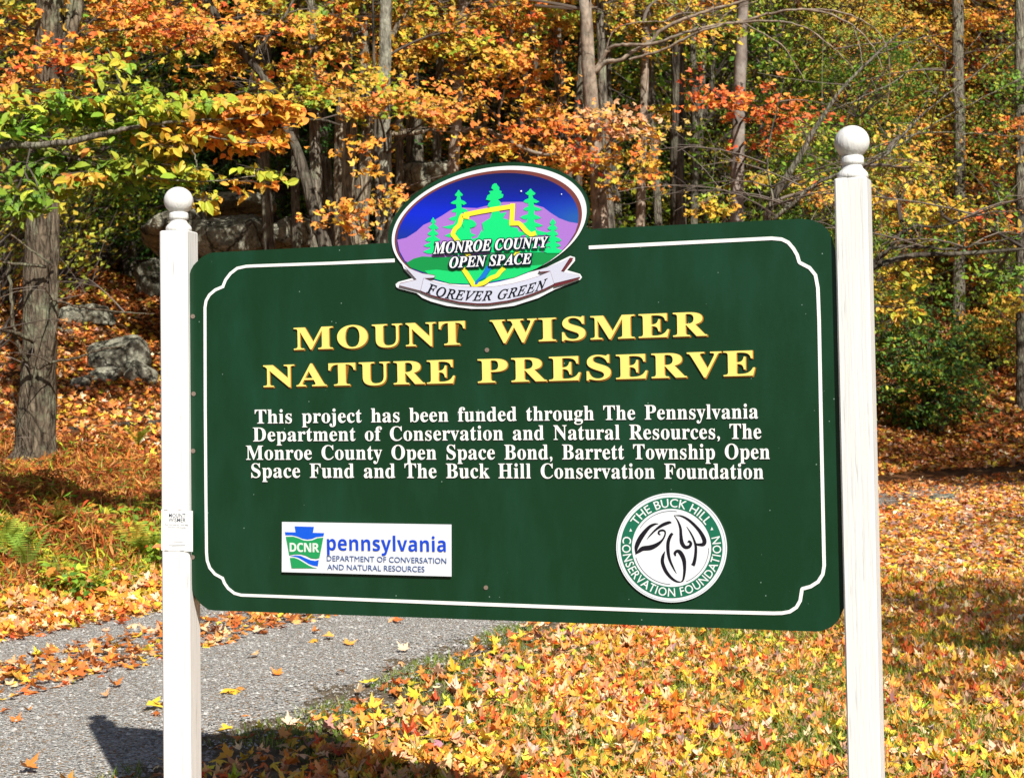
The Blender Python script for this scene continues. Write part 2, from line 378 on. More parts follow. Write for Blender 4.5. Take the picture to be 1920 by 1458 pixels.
def leaves(mb, P, size, cols, rng, tmpls, up=0.7, sun=0.35, rand=0.65, droop=0.0, edge_tint=0.0):
    P = np.asarray(P, float); n = len(P)
    if n == 0: return
    which = rng.integers(0, len(tmpls), n)
    size = np.broadcast_to(np.asarray(size, float), (n,))
    nr = up * np.array([0, 0, 1.0]) + sun * SD + rand * rng.normal(0, 1, (n, 3))
    nr /= np.linalg.norm(nr, axis=1, keepdims=True) + 1e-9
    t = rng.normal(0, 1, (n, 3)); t[:, 2] -= droop
    t -= (t * nr).sum(1, keepdims=True) * nr; t /= np.linalg.norm(t, axis=1, keepdims=True) + 1e-9
    b = np.cross(t, nr)
    for k, (tv, tf) in enumerate(tmpls):
        m = np.where(which == k)[0]
        if len(m) == 0: continue
        s = size[m][:, None, None]
        v = P[m][:, None, :] + s * (tv[None, :, 0:1] * b[m][:, None, :] + tv[None, :, 1:2] * t[m][:, None, :] + tv[None, :, 2:3] * nr[m][:, None, :])
        f = tf[None] + (np.arange(len(m)) * len(tv))[:, None, None]
        c = np.repeat(cols[m][:, None, :], len(tv), 1)
        if edge_tint:
            c = c.copy(); c[:, 0, :] *= 1 + edge_tint
        mb.add(v.reshape(-1, 3), f.reshape(-1, 3), np.clip(c.reshape(-1, 3), 0, 0.95))
def segs(mb, A, B, ra, rb, col, k=4):
    A = np.asarray(A, float); B = np.asarray(B, float); n = len(A)
    if n == 0: return
    ra = np.broadcast_to(np.asarray(ra, float), (n,)); rb = np.broadcast_to(np.asarray(rb, float), (n,))
    d = B - A; d /= np.linalg.norm(d, axis=1, keepdims=True) + 1e-9
    h = np.where(np.abs(d[:, 2:3]) > 0.9, np.array([[1.0, 0, 0]]), np.array([[0, 0, 1.0]]))
    u = np.cross(d, h); u /= np.linalg.norm(u, axis=1, keepdims=True) + 1e-9
    w = np.cross(d, u)
    an = np.arange(k) * 2 * math.pi / k
    ring = np.cos(an)[None, :, None] * u[:, None, :] + np.sin(an)[None, :, None] * w[:, None, :]
    v = np.concatenate([A[:, None, :] + ra[:, None, None] * ring, B[:, None, :] + rb[:, None, None] * ring], 1)
    i = np.arange(k); f = np.stack([i, (i + 1) % k, k + (i + 1) % k, k + i], 1)
    F4 = f[None] + (np.arange(n) * 2 * k)[:, None, None]
    c = np.asarray(col, float)
    c = np.tile(c, (n * 2 * k, 1)) if c.ndim == 1 else np.repeat(c, 2 * k, 0)
    mb.add(v.reshape(-1, 3), F4.reshape(-1, 4), c)
def tube(mb, pts, rad, k=10, col=(1, 1, 1), rough=0.0, rng=None, cap=True):
    pts = np.asarray(pts, float); n = len(pts)
    rad = np.broadcast_to(np.asarray(rad, float), (n,))
    d = np.gradient(pts, axis=0); d /= np.linalg.norm(d, axis=1, keepdims=True) + 1e-9
    h = np.array([0.13, 0.99, 0.05]) if abs(d[0, 2]) > 0.5 else np.array([0, 0, 1.0])
    u = np.cross(d, h); u /= np.linalg.norm(u, axis=1, keepdims=True) + 1e-9
    w = np.cross(d, u)
    an = np.arange(k) * 2 * math.pi / k
    rr = np.ones((n, k))
    if rough and rng is not None:
        base = rng.normal(0, 1, k); base = (base + np.roll(base, 1)) / 2
        rr = 1 + rough * base[None] + rough * 0.6 * rng.normal(0, 1, (n, k))
    v = pts[:, None, :] + (rad[:, None] * rr)[:, :, None] * (np.cos(an)[None, :, None] * u[:, None, :] + np.sin(an)[None, :, None] * w[:, None, :])
    i = np.arange(k); f = np.stack([i, (i + 1) % k, k + (i + 1) % k, k + i], 1)
    F4 = (f[None] + (np.arange(n - 1) * k)[:, None, None]).reshape(-1, 4)
    mb.add(v.reshape(-1, 3), F4, col)
    if cap:
        c0 = len(v.reshape(-1, 3))
        mb.add(np.vstack([v[-1], pts[-1:]]), np.stack([i, (i + 1) % k, np.full(k, k)], 1), col)
def smooth_path(pts, n):
    """Catmull-Rom through the points, n samples"""
    p = np.asarray(pts, float)
    if len(p) < 3:
        t = np.linspace(0, 1, n)[:, None]; return p[0] * (1 - t) + p[-1] * t
    q = np.vstack([2 * p[0] - p[1], p, 2 * p[-1] - p[-2]])
    t = np.linspace(0, len(p) - 1 - 1e-6, n); i = t.astype(int); f = (t - i)[:, None]
    a, b, c, d = q[i], q[i + 1], q[i + 2], q[i + 3]
    return 0.5 * (2 * b + (c - a) * f + (2 * a - 5 * b + 4 * c - d) * f ** 2 + (3 * b - a - 3 * c + d) * f ** 3)

# ------------------------------------------------------------------ ground, road, sky dome is the world
def build_ground():
    xs = np.concatenate([np.linspace(-120, -14, 40), np.arange(-13.6, 14, 0.22), np.linspace(14.4, 120, 40)])
    ys = np.concatenate([np.linspace(-60, 0, 20), np.arange(0.5, 34, 0.22), np.linspace(34.6, 160, 90)])
    X, Y = np.meshgrid(xs, ys)
    Z = G(X, Y)
    d = edge_dist(X, Y)
    w = road_w(X, Y)
    nz = snoise(X, Y, 1.1, 5) * 0.5 + 0.5
    field = np.array([0.085, 0.095, 0.028]); field2 = np.array([0.13, 0.075, 0.03])
    wood = np.array([0.155, 0.062, 0.022]); wood2 = np.array([0.06, 0.038, 0.02])
    cf = field[None, None] * (1 - nz[..., None]) + field2[None, None] * nz[..., None]
    cw = wood[None, None] * (1 - nz[..., None]) + wood2[None, None] * nz[..., None]
    C = np.where((d > -0.3)[..., None], cw, cf)
    C = np.where(((d > -w - 0.3) & (d <= -0.3))[..., None], np.array([0.16, 0.125, 0.085]), C)
    ny, nx = X.shape
    i = np.arange(ny * nx).reshape(ny, nx)
    f = np.stack([i[:-1, :-1], i[:-1, 1:], i[1:, 1:], i[1:, :-1]], -1).reshape(-1, 4)
    mb = MB(); mb.add(np.stack([X, Y, Z], -1).reshape(-1, 3), f, C.reshape(-1, 3))
    o = mb.build('ground', SOIL, smooth=True); tag(o, kind='structure')
build_ground()
def build_road():
    rng = np.random.default_rng(5)
    P = smooth_path(np.c_[EDGE, np.zeros(len(EDGE))], 700)[:, :2]
    T = np.gradient(P, axis=0); T /= np.linalg.norm(T, axis=1, keepdims=True)
    Nr = np.c_[T[:, 1], -T[:, 0]]
    s = np.linspace(0, 1, 15)
    w = road_w(P[:, 0], P[:, 1])
    k = np.arange(700)
    e0 = 0.10 * np.sin(k * 0.9) + 0.08 * np.sin(k * 2.3 + 1) + rng.normal(0, 0.05, 700)
    e1 = 0.16 * np.sin(k * 0.63 + 2) + 0.10 * np.sin(k * 1.7) + rng.normal(0, 0.06, 700)
    t = -0.05 + e0[:, None] + (w + e1 - e0)[:, None] * s[None]
    X = P[:, 0:1] + Nr[:, 0:1] * t; Y = P[:, 1:2] + Nr[:, 1:2] * t
    Z = G(X, Y) + 0.010 - 0.012 * (np.abs(s[None] - 0.5) * 2) ** 6
    rel = t / w[:, None]
    dirt = np.clip(1 - np.abs(rel - 0.36) / 0.15, 0, 1) * 0.62 + np.clip((rel - 0.88) / 0.12, 0, 1) * 0.55 + np.clip((0.06 - rel) / 0.06, 0, 1) * 0.5
    dirt = dirt + 0.16 * snoise(X, Y, 1.4, 41) + np.clip(1 - np.abs(rel - 0.62) / 0.07, 0, 1) * 0.12
    dirt = dirt + np.clip((Y - 18) / 8, 0, 1) * 0.6
    n = len(s); i = np.arange(700 * n).reshape(700, n)
    f = np.stack([i[:-1, :-1], i[1:, :-1], i[1:, 1:], i[:-1, 1:]], -1).reshape(-1, 4)
    f = f[:, ::-1]
    mb = MB(); mb.add(np.stack([X, Y, Z], -1).reshape(-1, 3), f, np.repeat(dirt.reshape(-1, 1), 3, 1))
    o = mb.build('gravel_road', GRAVEL, smooth=True); tag(o, kind='structure')
build_road()

# ------------------------------------------------------------------ the sign
YAW = math.radians(21.14)
BU = Vector((math.cos(YAW), -math.sin(YAW), 0)); BN = Vector((-math.sin(YAW), -math.cos(YAW), 0)); BV = Vector((0, 0, 1))
BC = CP + Vector((-0.08, 5.097, -0.111))
def B(x, y, w=0.0):
    """the point of the board's plane (w metres proud of it) seen at pixel (x, y)"""
    r = rayd(x, y); p0 = BC + BN * w
    return CP + r * ((p0 - CP).dot(BN) / r.dot(BN))
SIGN_O = Vector((BC.x, BC.y, 0))
sign = thing('entrance_sign', 'big dark green painted entrance sign with gold title hung between two white ball-topped posts', 'sign', SIGN_O)
C_GOLD = flat('gold_lettering', (0.86, 0.66, 0.17), 0.4, 0.4, 0.10, 25)
C_GOLDSHADE = flat('gold_edge_shade', (0.35, 0.14, 0.02), 0.5, 0.3)  # dark gold-brown, painted shade for the sides of the title letters
C_WHITE = flat('white_sign_paint', (0.80, 0.80, 0.78), 0.45, 0.4, 0.05, 30)
C_DARK = flat('dark_outline', (0.012, 0.02, 0.02), 0.5, 0.3)
C_EDGE = flat('panel_edge', (0.006, 0.03, 0.014), 0.5, 0.2)

def poly(mb, pts, w0, w1, col=(1, 1, 1), px=True):
    """a flat shape on the board, drawn in photo pixels, standing from w0 to w1 proud of it"""
    pts = [tuple(map(float, p)) for p in pts]
    tri = mgeo.tessellate_polygon([[Vector((x, -y, 0)) for x, y in pts]])
    n = len(pts)
    v = [B(x, y, w1) for x, y in pts] + [B(x, y, w0) for x, y in pts]
    a = sum(pts[i][0] * pts[(i + 1) % n][1] - pts[(i + 1) % n][0] * pts[i][1] for i in range(n))
    tf = []
    for t in tri:
        p, q, r = [pts[j] for j in t]
        cr = (q[0] - p[0]) * (r[1] - p[1]) - (q[1] - p[1]) * (r[0] - p[0])
        tf.append(t if cr < 0 else (t[0], t[2], t[1]))
    mb.add(v, tf, col)
    sd = [(i, n + i, n + (i + 1) % n, (i + 1) % n) if a < 0 else ((i + 1) % n, n + (i + 1) % n, n + i, i) for i in range(n)]
    mb.add(v, sd, col)
def band(mb, outer, inner, w0, w1, col=(1, 1, 1)):
    """a closed ring between two outlines with the same number of points"""
    n = len(outer)
    for lo, hi in ((outer, inner),):
        v = [B(x, y, w1) for x, y in lo] + [B(x, y, w1) for x, y in hi] + [B(x, y, w0) for x, y in lo] + [B(x, y, w0) for x, y in hi]
        i = np.arange(n); j = (i + 1) % n
        mb.add(v, np.concatenate([np.stack([i, n + i, n + j, j], 1), np.stack([2 * n + i, i, j, 2 * n + j], 1), np.stack([n + i, 3 * n + i, 3 * n + j, n + j], 1)]), col)
def stroke(mb, pts, wid, w0, w1, col=(1, 1, 1), n=0, closed=False):
    """a painted line through pixels with the given width(s)"""
    p = np.array(pts, float); wd_ = np.broadcast_to(np.asarray(wid, float), (len(p),))
    if n:
        q = smooth_path(np.c_[p, wd_], n); p, wd_ = q[:, :2], np.maximum(q[:, 2], 0.15)
    d = np.gradient(p, axis=0); d /= np.linalg.norm(d, axis=1, keepdims=True) + 1e-9
    nn = np.c_[-d[:, 1], d[:, 0]] * (wd_ / 2)[:, None]
    L_, R_ = p + nn, p - nn
    m = len(p)
    v = [B(x, y, w1) for x, y in L_] + [B(x, y, w1) for x, y in R_] + [B(x, y, w0) for x, y in L_] + [B(x, y, w0) for x, y in R_]
    i = np.arange(m - 1); j = i + 1
    mb.add(v, np.concatenate([np.stack([i, j, m + j, m + i], 1), np.stack([2 * m + i, 2 * m + j, j, i], 1), np.stack([m + i, m + j, 3 * m + j, 3 * m + i], 1)]), col)

_bold = lambda s: ''.join(chr(0x1D400 + ord(c) - 65) if c.isupper() and c.isascii() else chr(0x1D41A + ord(c) - 97) if c.islower() else c for c in s)
_boldit = lambda s: ''.join(chr(0x1D468 + ord(c) - 65) if c.isupper() else c for c in s)
_ital = lambda s: ''.join(chr(0x1D434 + ord(c) - 65) if c.isupper() else c for c in s)
_sans = lambda s: ''.join(chr(0x1D5D4 + ord(c) - 65) if c.isupper() else chr(0x1D5EE + ord(c) - 97) if c.islower() else c for c in s)
def glyphs(text, spacing=1.0, word=1.0, offset=0.0, res=5):
    """vertices, triangles of a line of text lying in the plane, 1 unit em"""
    cu = bpy.data.curves.new('lettering_source', 'FONT')
    cu.body = text; cu.size = 1.0; cu.space_character = spacing; cu.space_word = word; cu.resolution_u = res; cu.offset = offset
    o = bpy.data.objects.new('lettering_source', cu); COL.objects.link(o)
    bpy.context.view_layer.update()
    me = o.to_mesh()
    me.calc_loop_triangles()
    v = np.array([x.co[:] for x in me.vertices]); t = np.array([x.vertices[:] for x in me.loop_triangles])
    o.to_mesh_clear(); bpy.data.objects.remove(o); bpy.data.curves.remove(cu)
    return v, t
CAPH = {}
def capheight(style):
    if style not in CAPH:
        v, _ = glyphs(style('H')); CAPH[style] = v[:, 1].max() - min(0, v[:, 1].min())
    return CAPH[style]
def lettering(mb, text, style, p0, p1, h0, h1, w0, w1, col=(1, 1, 1), spacing=1.0, word=1.0, offset=0.0, shear=0.0, warp=None, dx=0, dy=0, res=4):
    """text whose baseline runs from pixel p0 to p1; cap heights h0, h1 in pixels at its two ends"""
    v, t = glyphs(style(text), spacing, word, offset, res)
    ch = capheight(style)
    x = (v[:, 0] - v[:, 0].min()) / (v[:, 0].max() - v[:, 0].min()); y = v[:, 1] / ch
    h = h0 + (h1 - h0) * x
    X = p0[0] + (p1[0] - p0[0]) * x + (0.018 * -1 + shear) * y * h + dx
    Yp = p0[1] + (p1[1] - p0[1]) * x - y * h + dy
    if warp is not None: X, Yp = warp(x, y, h)
    top = [B(a, b, w1) for a, b in zip(X, Yp)]
    # sides
    ed = {}
    for tri in t:
        for a, b in ((tri[0], tri[1]), (tri[1], tri[2]), (tri[2], tri[0])):
            ed[(a, b)] = ed.get((a, b), 0) + 1
    n = len(v)
    side = [(a, n + a, n + b, b) for (a, b) in ed if (b, a) not in ed]
    vv = top + [B(a, b, w0) for a, b in zip(X, Yp)]
    mb.add(vv, t, col)
    if side: mb.add(vv, np.array(side), col)

def ell(c, A, Bv, n=96, t0=0, t1=2 * math.pi):
    """ellipse c + A cos t + B sin t (pixels)"""
    full = abs((t1 - t0) - 2 * math.pi) < 1e-6
    ts = np.linspace(t0, t1, n, endpoint=not full)
    return [(c[0] + A[0] * math.cos(t) + Bv[0] * math.sin(t), c[1] + A[1] * math.cos(t) + Bv[1] * math.sin(t)) for t in ts]
def E1(p): return (700 + p[0] / 4.3636, 290 + p[1] / 4.3636)        # emblem drawing grid
def E1s(L): return [E1(p) for p in L]

# panel
EC, EA, EB = (946, 565), (822, -75), (74, -497)
emb_out = [E1(p) for p in ell(EC, EA, EB, 160)]
outl = [(354.6, 525), (355.6, 514), (358, 505.8), (363, 497), (370.5, 489.4), (378, 482), (387, 477), (394, 474.5), (400.7, 473.4), (560, 465.0), (729, 455.3)]
arc = [p for p in emb_out if p[1] < 455 and not (p[0] > 1040 and p[1] > 430)]
arc = [p for p in emb_out if (p[0] < 920 and p[1] < 454) or (p[0] >= 920 and p[1] < 429)]
arc.sort(key=lambda p: math.atan2(p[1] - 420, p[0] - 917) if p[1] < 420 or p[0] > 917 else math.atan2(p[1] - 420, p[0] - 917) - 2 * math.pi)
outl += arc
outl += [(1104.5, 429.6), (1300, 420.0), (1504, 410), (1523.5, 412.5), (1540, 420), (1552, 431), (1560, 446), (1566, 470), (1568, 520), (1590, 1080), (1588, 1115), (1583, 1138), (1573, 1161), (1560.5, 1174), (1544.6, 1181), (1530.4, 1183.5), (1000, 1164.7), (520, 1148), (399, 1143.7), (389.5, 1141.8), (378, 1133), (370, 1124.5), (363.5, 1114), (360.5, 1104), (359.7, 1092.8), (357, 800)]
outl = outl[::-1]
mb = MB(); poly(mb, outl, -0.036, 0.0)
panel = mb.build('panel', PANEL, sign, origin=SIGN_O)
bm = bmesh.new(); bm.from_mesh(panel.data); bmesh.ops.remove_doubles(bm, verts=bm.verts, dist=1e-5); bmesh.ops.recalc_face_normals(bm, faces=bm.faces); bm.to_mesh(panel.data); bm.free()
# border line
bl = [(740, 488.2), (620, 493.5), (475, 498.5), (461, 499.3), (444.6, 503), (432, 512.7), (422.7, 525), (417.8, 537.4)]
bl2 = [(417.8, 537.4), (403.5, 543.5), (392.5, 553), (386.3, 564), (384.3, 577), (384.8, 760), (386, 920), (387.2, 1035), (388.5, 1050.6), (393.3, 1064), (402.9, 1075.5), (417.3, 1083.6)]
bl3 = [(417.3, 1083.6), (421, 1092.8), (427.8, 1102.4), (439.4, 1111.5), (452, 1115), (520, 1117.4), (900, 1132.0), (1240, 1144.5), (1450, 1149), (1466.7, 1148.6), (1480.8, 1146), (1493.2, 1138), (1500.3, 1125.7), (1503.9, 1103.4)]
bl4 = [(1503.9, 1103.4), (1519.8, 1099), (1534, 1090), (1542.8, 1076), (1545.3, 1060), (1544, 1000), (1539.5, 790), (1535.8, 600), (1533.5, 540), (1529, 515.6), (1518, 502), (1498.8, 492)]
bl5 = [(1498.8, 492), (1494.7, 478), (1487.8, 466), (1478, 454.5), (1465.9, 448.6), (1447, 446.8), (1300, 454.2), (1104, 464)]
mb = MB()
for L_ in (bl, bl2, bl3, bl4, bl5):
    wv = [5.4 if p[0] < 700 else 6.6 for p in L_]
    a_ = np.array(L_)
    stroke(mb, L_, wv, 0.0002, 0.0022)
for p in ((417.8, 537.4), (417.3, 1083.6), (1503.9, 1103.4), (1498.8, 492)):
    poly(mb, ell(p, (3.0, 0), (0, 3.0), 10), 0.0003, 0.0024)
mb.build('border_line', C_WHITE, panel, origin=SIGN_O)
# title, gold; a darker copy behind paints in shade on the carved sides
mbg, mbd = MB(), MB()
for args in (('MOUNT', (551, 655.5), (872, 645.2), 40.5, 43.5), ('WISMER', (919, 642.6), (1326, 628.8), 42, 44.5),
             ('NATURE', (494, 725.2), (853, 717.8), 40, 43.5), ('PRESERVE', (896, 717.2), (1416, 703.4), 43.5, 46.5)):
    t_, a_, b_, h_, k_ = args
    lettering(mbg, t_, _bold, a_, b_, h_, k_, 0.0006, 0.006, spacing=1.10, offset=0.006)
    lettering(mbd, t_, _bold, (a_[0] + 0.3, a_[1] + 1.9), (b_[0] + 2.3, b_[1] + 1.9), h_ + 1.2, k_ + 1.2, 0.0003, 0.0025, spacing=1.10, offset=0.016)
mbd.build('title_edge_shade', C_GOLDSHADE, panel, origin=SIGN_O)
mbg.build('title_lettering', C_GOLD, panel, origin=SIGN_O)
mbg, mbd = MB(), MB()
for t_, a_, b_, h_, k_ in (('This project has been funded through The Pennsylvania', (478, 793.6), (1421.6, 784.0), 25.6, 27.2),
                           ('Department of Conservation and Natural Resources, The', (474.4, 827.0), (1427.5, 822.0), 25.6, 28.0),
                           ('Monroe County Open Space Bond, Barrett Township Open', (461.4, 861.4), (1443.3, 860.0), 26.2, 28.2),
                           ('Space Fund and The Buck Hill Conservation Foundation', (471.3, 894.8), (1431.6, 897.2), 26.2, 28.2)):
    lettering(mbg, t_, _bold, a_, b_, h_, k_, 0.0006, 0.003, spacing=1.04, word=1.5, offset=0.003, res=3)
    lettering(mbd, t_, _bold, (a_[0] - 0.4, a_[1] + 1.3), (b_[0] + 1.6, b_[1] + 1.3), h_ + 0.5, k_ + 0.5, 0.0003, 0.0012, spacing=1.04, word=1.5, offset=0.011, res=3)
mbd.build('lettering_outline', C_DARK, panel, origin=SIGN_O)
mbg.build('funding_lettering', C_WHITE, panel, origin=SIGN_O)
# screws
C_STEEL = flat('rusty_steel', (0.20, 0.15, 0.12), 0.45, 0.5)
for x, y in ((913, 656), (911, 1101), (361.5, 593), (361, 1044), (363, 738), (362, 845)):
    mb = MB(); poly(mb, ell((x, y), (4.2, 0), (0, 4.2), 16), 0.0003, 0.003, (1, 1, 1)); poly(mb, ell((x, y), (1.6, 0), (0, 1.6), 8), 0.003, 0.0034)
    mb.build('screw', C_STEEL, panel, origin=SIGN_O)

# emblem
def flatcol(rgb): return tuple(lin(rgb) * 0.82)
PAINT = leafmat('printed_emblem_paint', 0.0, 0.35, 0.4)
emblem = None
def epart(name, mb, parent):
    return mb.build(name, PAINT, parent, origin=SIGN_O)
wo = E1s(ell((948, 578), (794, -76), (72, -480), 120)); wi = E1s(ell((945, 583), (768, -74), (68, -455), 120))
mb = MB(); poly(mb, wo, 0.0004, 0.006, flatcol((238, 240, 246)))
emblem = epart('emblem', mb, sign)
mb = MB(); poly(mb, E1s(ell((941, 592), (764, -70), (64, -462), 120)), 0.0061, 0.0068, flatcol((120, 62, 60)))
epart('rim', mb, emblem)
pic = ell((936, 606), (742, -62), (58, -452), 120)
pc = np.array(pic)
def clip_to_pic(L):
    """keep a drawing inside the emblem's oval"""
    out = []
    A = np.array([[742, 58], [-62, -452]]).astype(float); Ai = np.linalg.inv(A)
    for p in L:
        q = Ai @ (np.array(p, float) - (936, 606)); r = np.hypot(*q)
        if r > 1: q = q / r
        w = A @ q + (936, 606); out.append((w[0], w[1]))
    return out
# night sky printed in bands from navy to bright blue
mb = MB()
n = 60
tt = np.linspace(0, math.pi, n)
rows = 24
grid = []
A2 = np.array([[742, 58], [-62, -452]], float)
vv, cc = [], []
for r_ in np.linspace(0, 1, rows):
    for t_ in np.linspace(0, 2 * math.pi, n, endpoint=False):
        p = A2 @ (np.array([math.cos(t_), math.sin(t_)]) * r_) + (936, 606)
        vv.append(B(*E1(p), 0.0072))
        k = np.clip((p[1] - 150 - 0.03 * (p[0] - 936)) / 330, 0, 1)
        k2 = np.clip((p[0] - 1150) / 480, 0, 1) * np.clip((p[1] - 300) / 200, 0, 1)
        k3 = np.clip((700 - p[0]) / 500, 0, 1) * np.clip((p[1] - 480) / 200, 0, 1)
        c_ = (1 - k) * np.array([8, 22, 92]) + k * np.array([8, 40, 214])
        c_ = c_ * (1 - k2) + k2 * np.array([36, 92, 176]); c_ = c_ * (1 - k3) + k3 * np.array([24, 52, 150])
        cc.append(lin(c_) * 0.82)
ff = []
for a in range(rows - 1):
    for b in range(n):
        ff.append((a * n + b, (a + 1) * n + b, (a + 1) * n + (b + 1) % n, a * n + (b + 1) % n))
mb.add(vv, ff, np.array(cc)); epart('night_sky_print', mb, emblem)
W = [0.0078]
def layer(name, shapes, rgb, parent=None, clip=True, dw=0.0003):
    mb = MB()
    for s in shapes: poly(mb, E1s(clip_to_pic(s) if clip else s), W[0] - dw * 0.8, W[0], flatcol(rgb))
    W[0] += dw
    return epart(name, mb, parent or emblem)
mount = [(196, 697), (270, 680), (350, 630), (410, 575), (500, 535), (560, 500), (630, 455), (700, 432), (850, 438), (940, 415), (1060, 388), (1240, 386), (1300, 405), (1390, 430), (1450, 475), (1520, 520), (1600, 550), (1678, 562), (1700, 640), (1660, 760), (1600, 830), (1200, 900), (600, 900), (320, 900), (260, 870), (215, 790)]
layer('mountain_print', [mount], (172, 120, 212))
hill1 = [(270, 885), (330, 850), (400, 832), (560, 840), (800, 822), (1000, 805), (1200, 800), (1400, 795), (1500, 800), (1608, 800), (1590, 850), (1500, 900), (1300, 960), (700, 990), (420, 965), (300, 925)]
layer('far_meadow_print', [hill1], (18, 148, 74))
hill2 = [(420, 948), (520, 940), (640, 955), (760, 945), (900, 935), (1050, 925), (1250, 912), (1400, 905), (1480, 905), (1450, 1020), (1200, 1090), (850, 1130), (600, 1090), (480, 1010)]
layer('near_meadow_print', [hill2], (28, 214, 118))
def pine(cx, top, bot, wid, seed, lean=0.0, tiers=7):
    r = random.Random(seed); Lp, Rp = [], []
    for i in range(tiers):
        f = (i + 0.35) / tiers; y = top + (bot - top) * f; w = wid * (0.16 + 0.84 * f ** 0.9)
        for S, sg in ((Lp, -1), (Rp, 1)):
            k = r.uniform(0.72, 1.12)
            S.append((cx + lean * f + sg * w * 0.30 * k, y - 10)); S.append((cx + lean * f + sg * w * 0.75 * k, y + r.uniform(0, 8)))
            S.append((cx + lean * f + sg * w * k, y + r.uniform(12, 20))); S.append((cx + lean * f + sg * w * 0.62 * k, y + r.uniform(26, 34)))
            S.append((cx + lean * f + sg * w * 0.34 * k, y + r.uniform(22, 30)))
    return [(cx - 5, top)] + Lp + [(cx - wid * 0.5, bot), (cx + wid * 0.5, bot)] + Rp[::-1] + [(cx + 5, top)]
GT = (20, 226, 130)
for a_ in ((697, 290, 820, 195, 1, 10, 8), (1286, 280, 800, 195, 2, 10, 8), (490, 515, 810, 108, 4, 0, 6), (1466, 525, 805, 105, 5, 10, 6)): layer('pine_print', [pine(*a_)], GT, dw=0.0003)
ctop = [(990, 235), (972, 250), (965, 275), (985, 292), (945, 300), (958, 318), (932, 335), (928, 352), (920, 368), (960, 378), (940, 400), (935, 425), (985, 440), (970, 470), (955, 520), (920, 540), (890, 560), (900, 620), (880, 680), (860, 740), (800, 800), (1220, 800), (1180, 720), (1210, 660), (1180, 600), (1120, 590), (1130, 540), (1060, 520), (1090, 470), (1040, 480), (1020, 440), (1045, 410), (1040, 385), (1020, 368), (1060, 350), (1065, 325), (1045, 318), (1052, 300), (1030, 290), (1032, 268), (1015, 250), (1008, 236)]
bush = [(720, 555), (760, 535), (800, 530), (828, 545), (845, 570), (830, 590), (790, 600), (800, 640), (805, 690), (850, 680), (890, 610), (905, 690), (960, 640), (960, 700), (860, 800), (700, 800), (680, 640), (740, 600)]
layer('pine_print', [ctop], GT, dw=0.0003); layer('bush_print', [bush], GT)
# county outline in yellow
mb = MB()
def es(pts, wd_, n=0, dz=0.0): stroke(mb, [E1(p) for p in pts], wd_ / 4.3636, W[0] - 0.0006, W[0] + dz, flatcol((255, 240, 60)), n)
es([(1140, 400), (1140, 403), (1137, 470), (1132, 560), (1133, 575)], 40)
es([(1158, 420), (1000, 445), (880, 465), (745, 492)], 38, 0, 0.0001)
es([(785, 510), (745, 505), (728, 500), (716, 530), (702, 575), (668, 610), (650, 650), (664, 670), (690, 705), (740, 770), (790, 840)], 36, 40, 0.0002)
es([(1115, 562), (1190, 560), (1205, 572), (1250, 625), (1290, 655), (1330, 640)], 38, 0, 0.0003)
es([(735, 930), (780, 1000), (826, 1074)], 38, 0, 0.0001)
es([(820, 1068), (900, 1050), (960, 1010), (1010, 990), (1040, 955), (1072, 925)], 34, 30, 0.0002)
es([(1160, 830), (1185, 790)], 34)
W[0] += 0.0009
epart('county_outline_print', mb, emblem)
layer('river_print', [[(925, 912), (960, 905), (965, 930), (935, 975), (920, 1005), (870, 1030), (850, 1060), (828, 1062), (835, 1035), (870, 1000), (895, 965)]], (24, 118, 214))
for e_ in (ell((1210, 298), (7, 0), (0, 7), 8), ell((1540, 323), (5, 0), (0, 5), 8)): layer('star_print', [e_], (240, 244, 255), dw=0.0003)
# ribbon with its white outline
rout = [(228, 880), (238, 900), (252, 940), (320, 1010), (205, 1040), (182, 1060), (188, 1082), (210, 1095), (355, 1132), (400, 1170), (470, 1200), (600, 1236), (800, 1260), (950, 1260), (1150, 1236), (1350, 1172), (1485, 1102), (1690, 1024), (1708, 1003), (1692, 976), (1585, 945), (1650, 868), (1650, 840), (1610, 828), (1400, 930), (850, 1070), (420, 985)]
W0_ = W[0]; W[0] = 0.0062
layer('ribbon_edge', [rout], (240, 242, 248), clip=False)
W[0] = W0_
MAR = (112, 44, 52)
tailL = [(255, 912), (330, 945), (400, 972), (500, 988), (502, 1000), (492, 1006), (412, 1010), (385, 1112), (212, 1068), (218, 1055), (355, 1022)]
tailR = [(1608, 842), (1530, 880), (1440, 915), (1360, 940), (1352, 950), (1368, 957), (1446, 950), (1478, 1052), (1688, 1000), (1680, 985), (1535, 955)]
main = [(412, 1010), (470, 1035), (560, 1058), (700, 1078), (850, 1083), (1000, 1078), (1130, 1057), (1250, 1027), (1350, 995), (1447, 955), (1478, 1056), (1400, 1095), (1300, 1135), (1200, 1168), (1100, 1192), (950, 1214), (850, 1216), (700, 1202), (550, 1168), (460, 1142), (388, 1112)]
def grow(L, k, dx=0, dy=0):
    c = np.mean(np.array(L), 0); out = []
    n = len(L); P_ = np.array(L, float)
    ar = sum(P_[i][0] * P_[(i + 1) % n][1] - P_[(i + 1) % n][0] * P_[i][1] for i in range(n))
    for i in range(n):
        d = P_[(i + 1) % n] - P_[i - 1]; d /= np.linalg.norm(d) + 1e-9
        nn = np.array([d[1], -d[0]]) * (1 if ar > 0 else -1)
        out.append(tuple(P_[i] + nn * k + (dx, dy)))
    return out
layer('ribbon_shadow_print', [grow(tailL, 5), grow(tailR, 5, 2, 4), grow(main, 5, 2, 7), [(1478, 1056), (1688, 1000), (1692, 1012), (1600, 1045), (1480, 1080)], [(1608, 842), (1640, 845), (1560, 950), (1535, 955)]], MAR, clip=False)
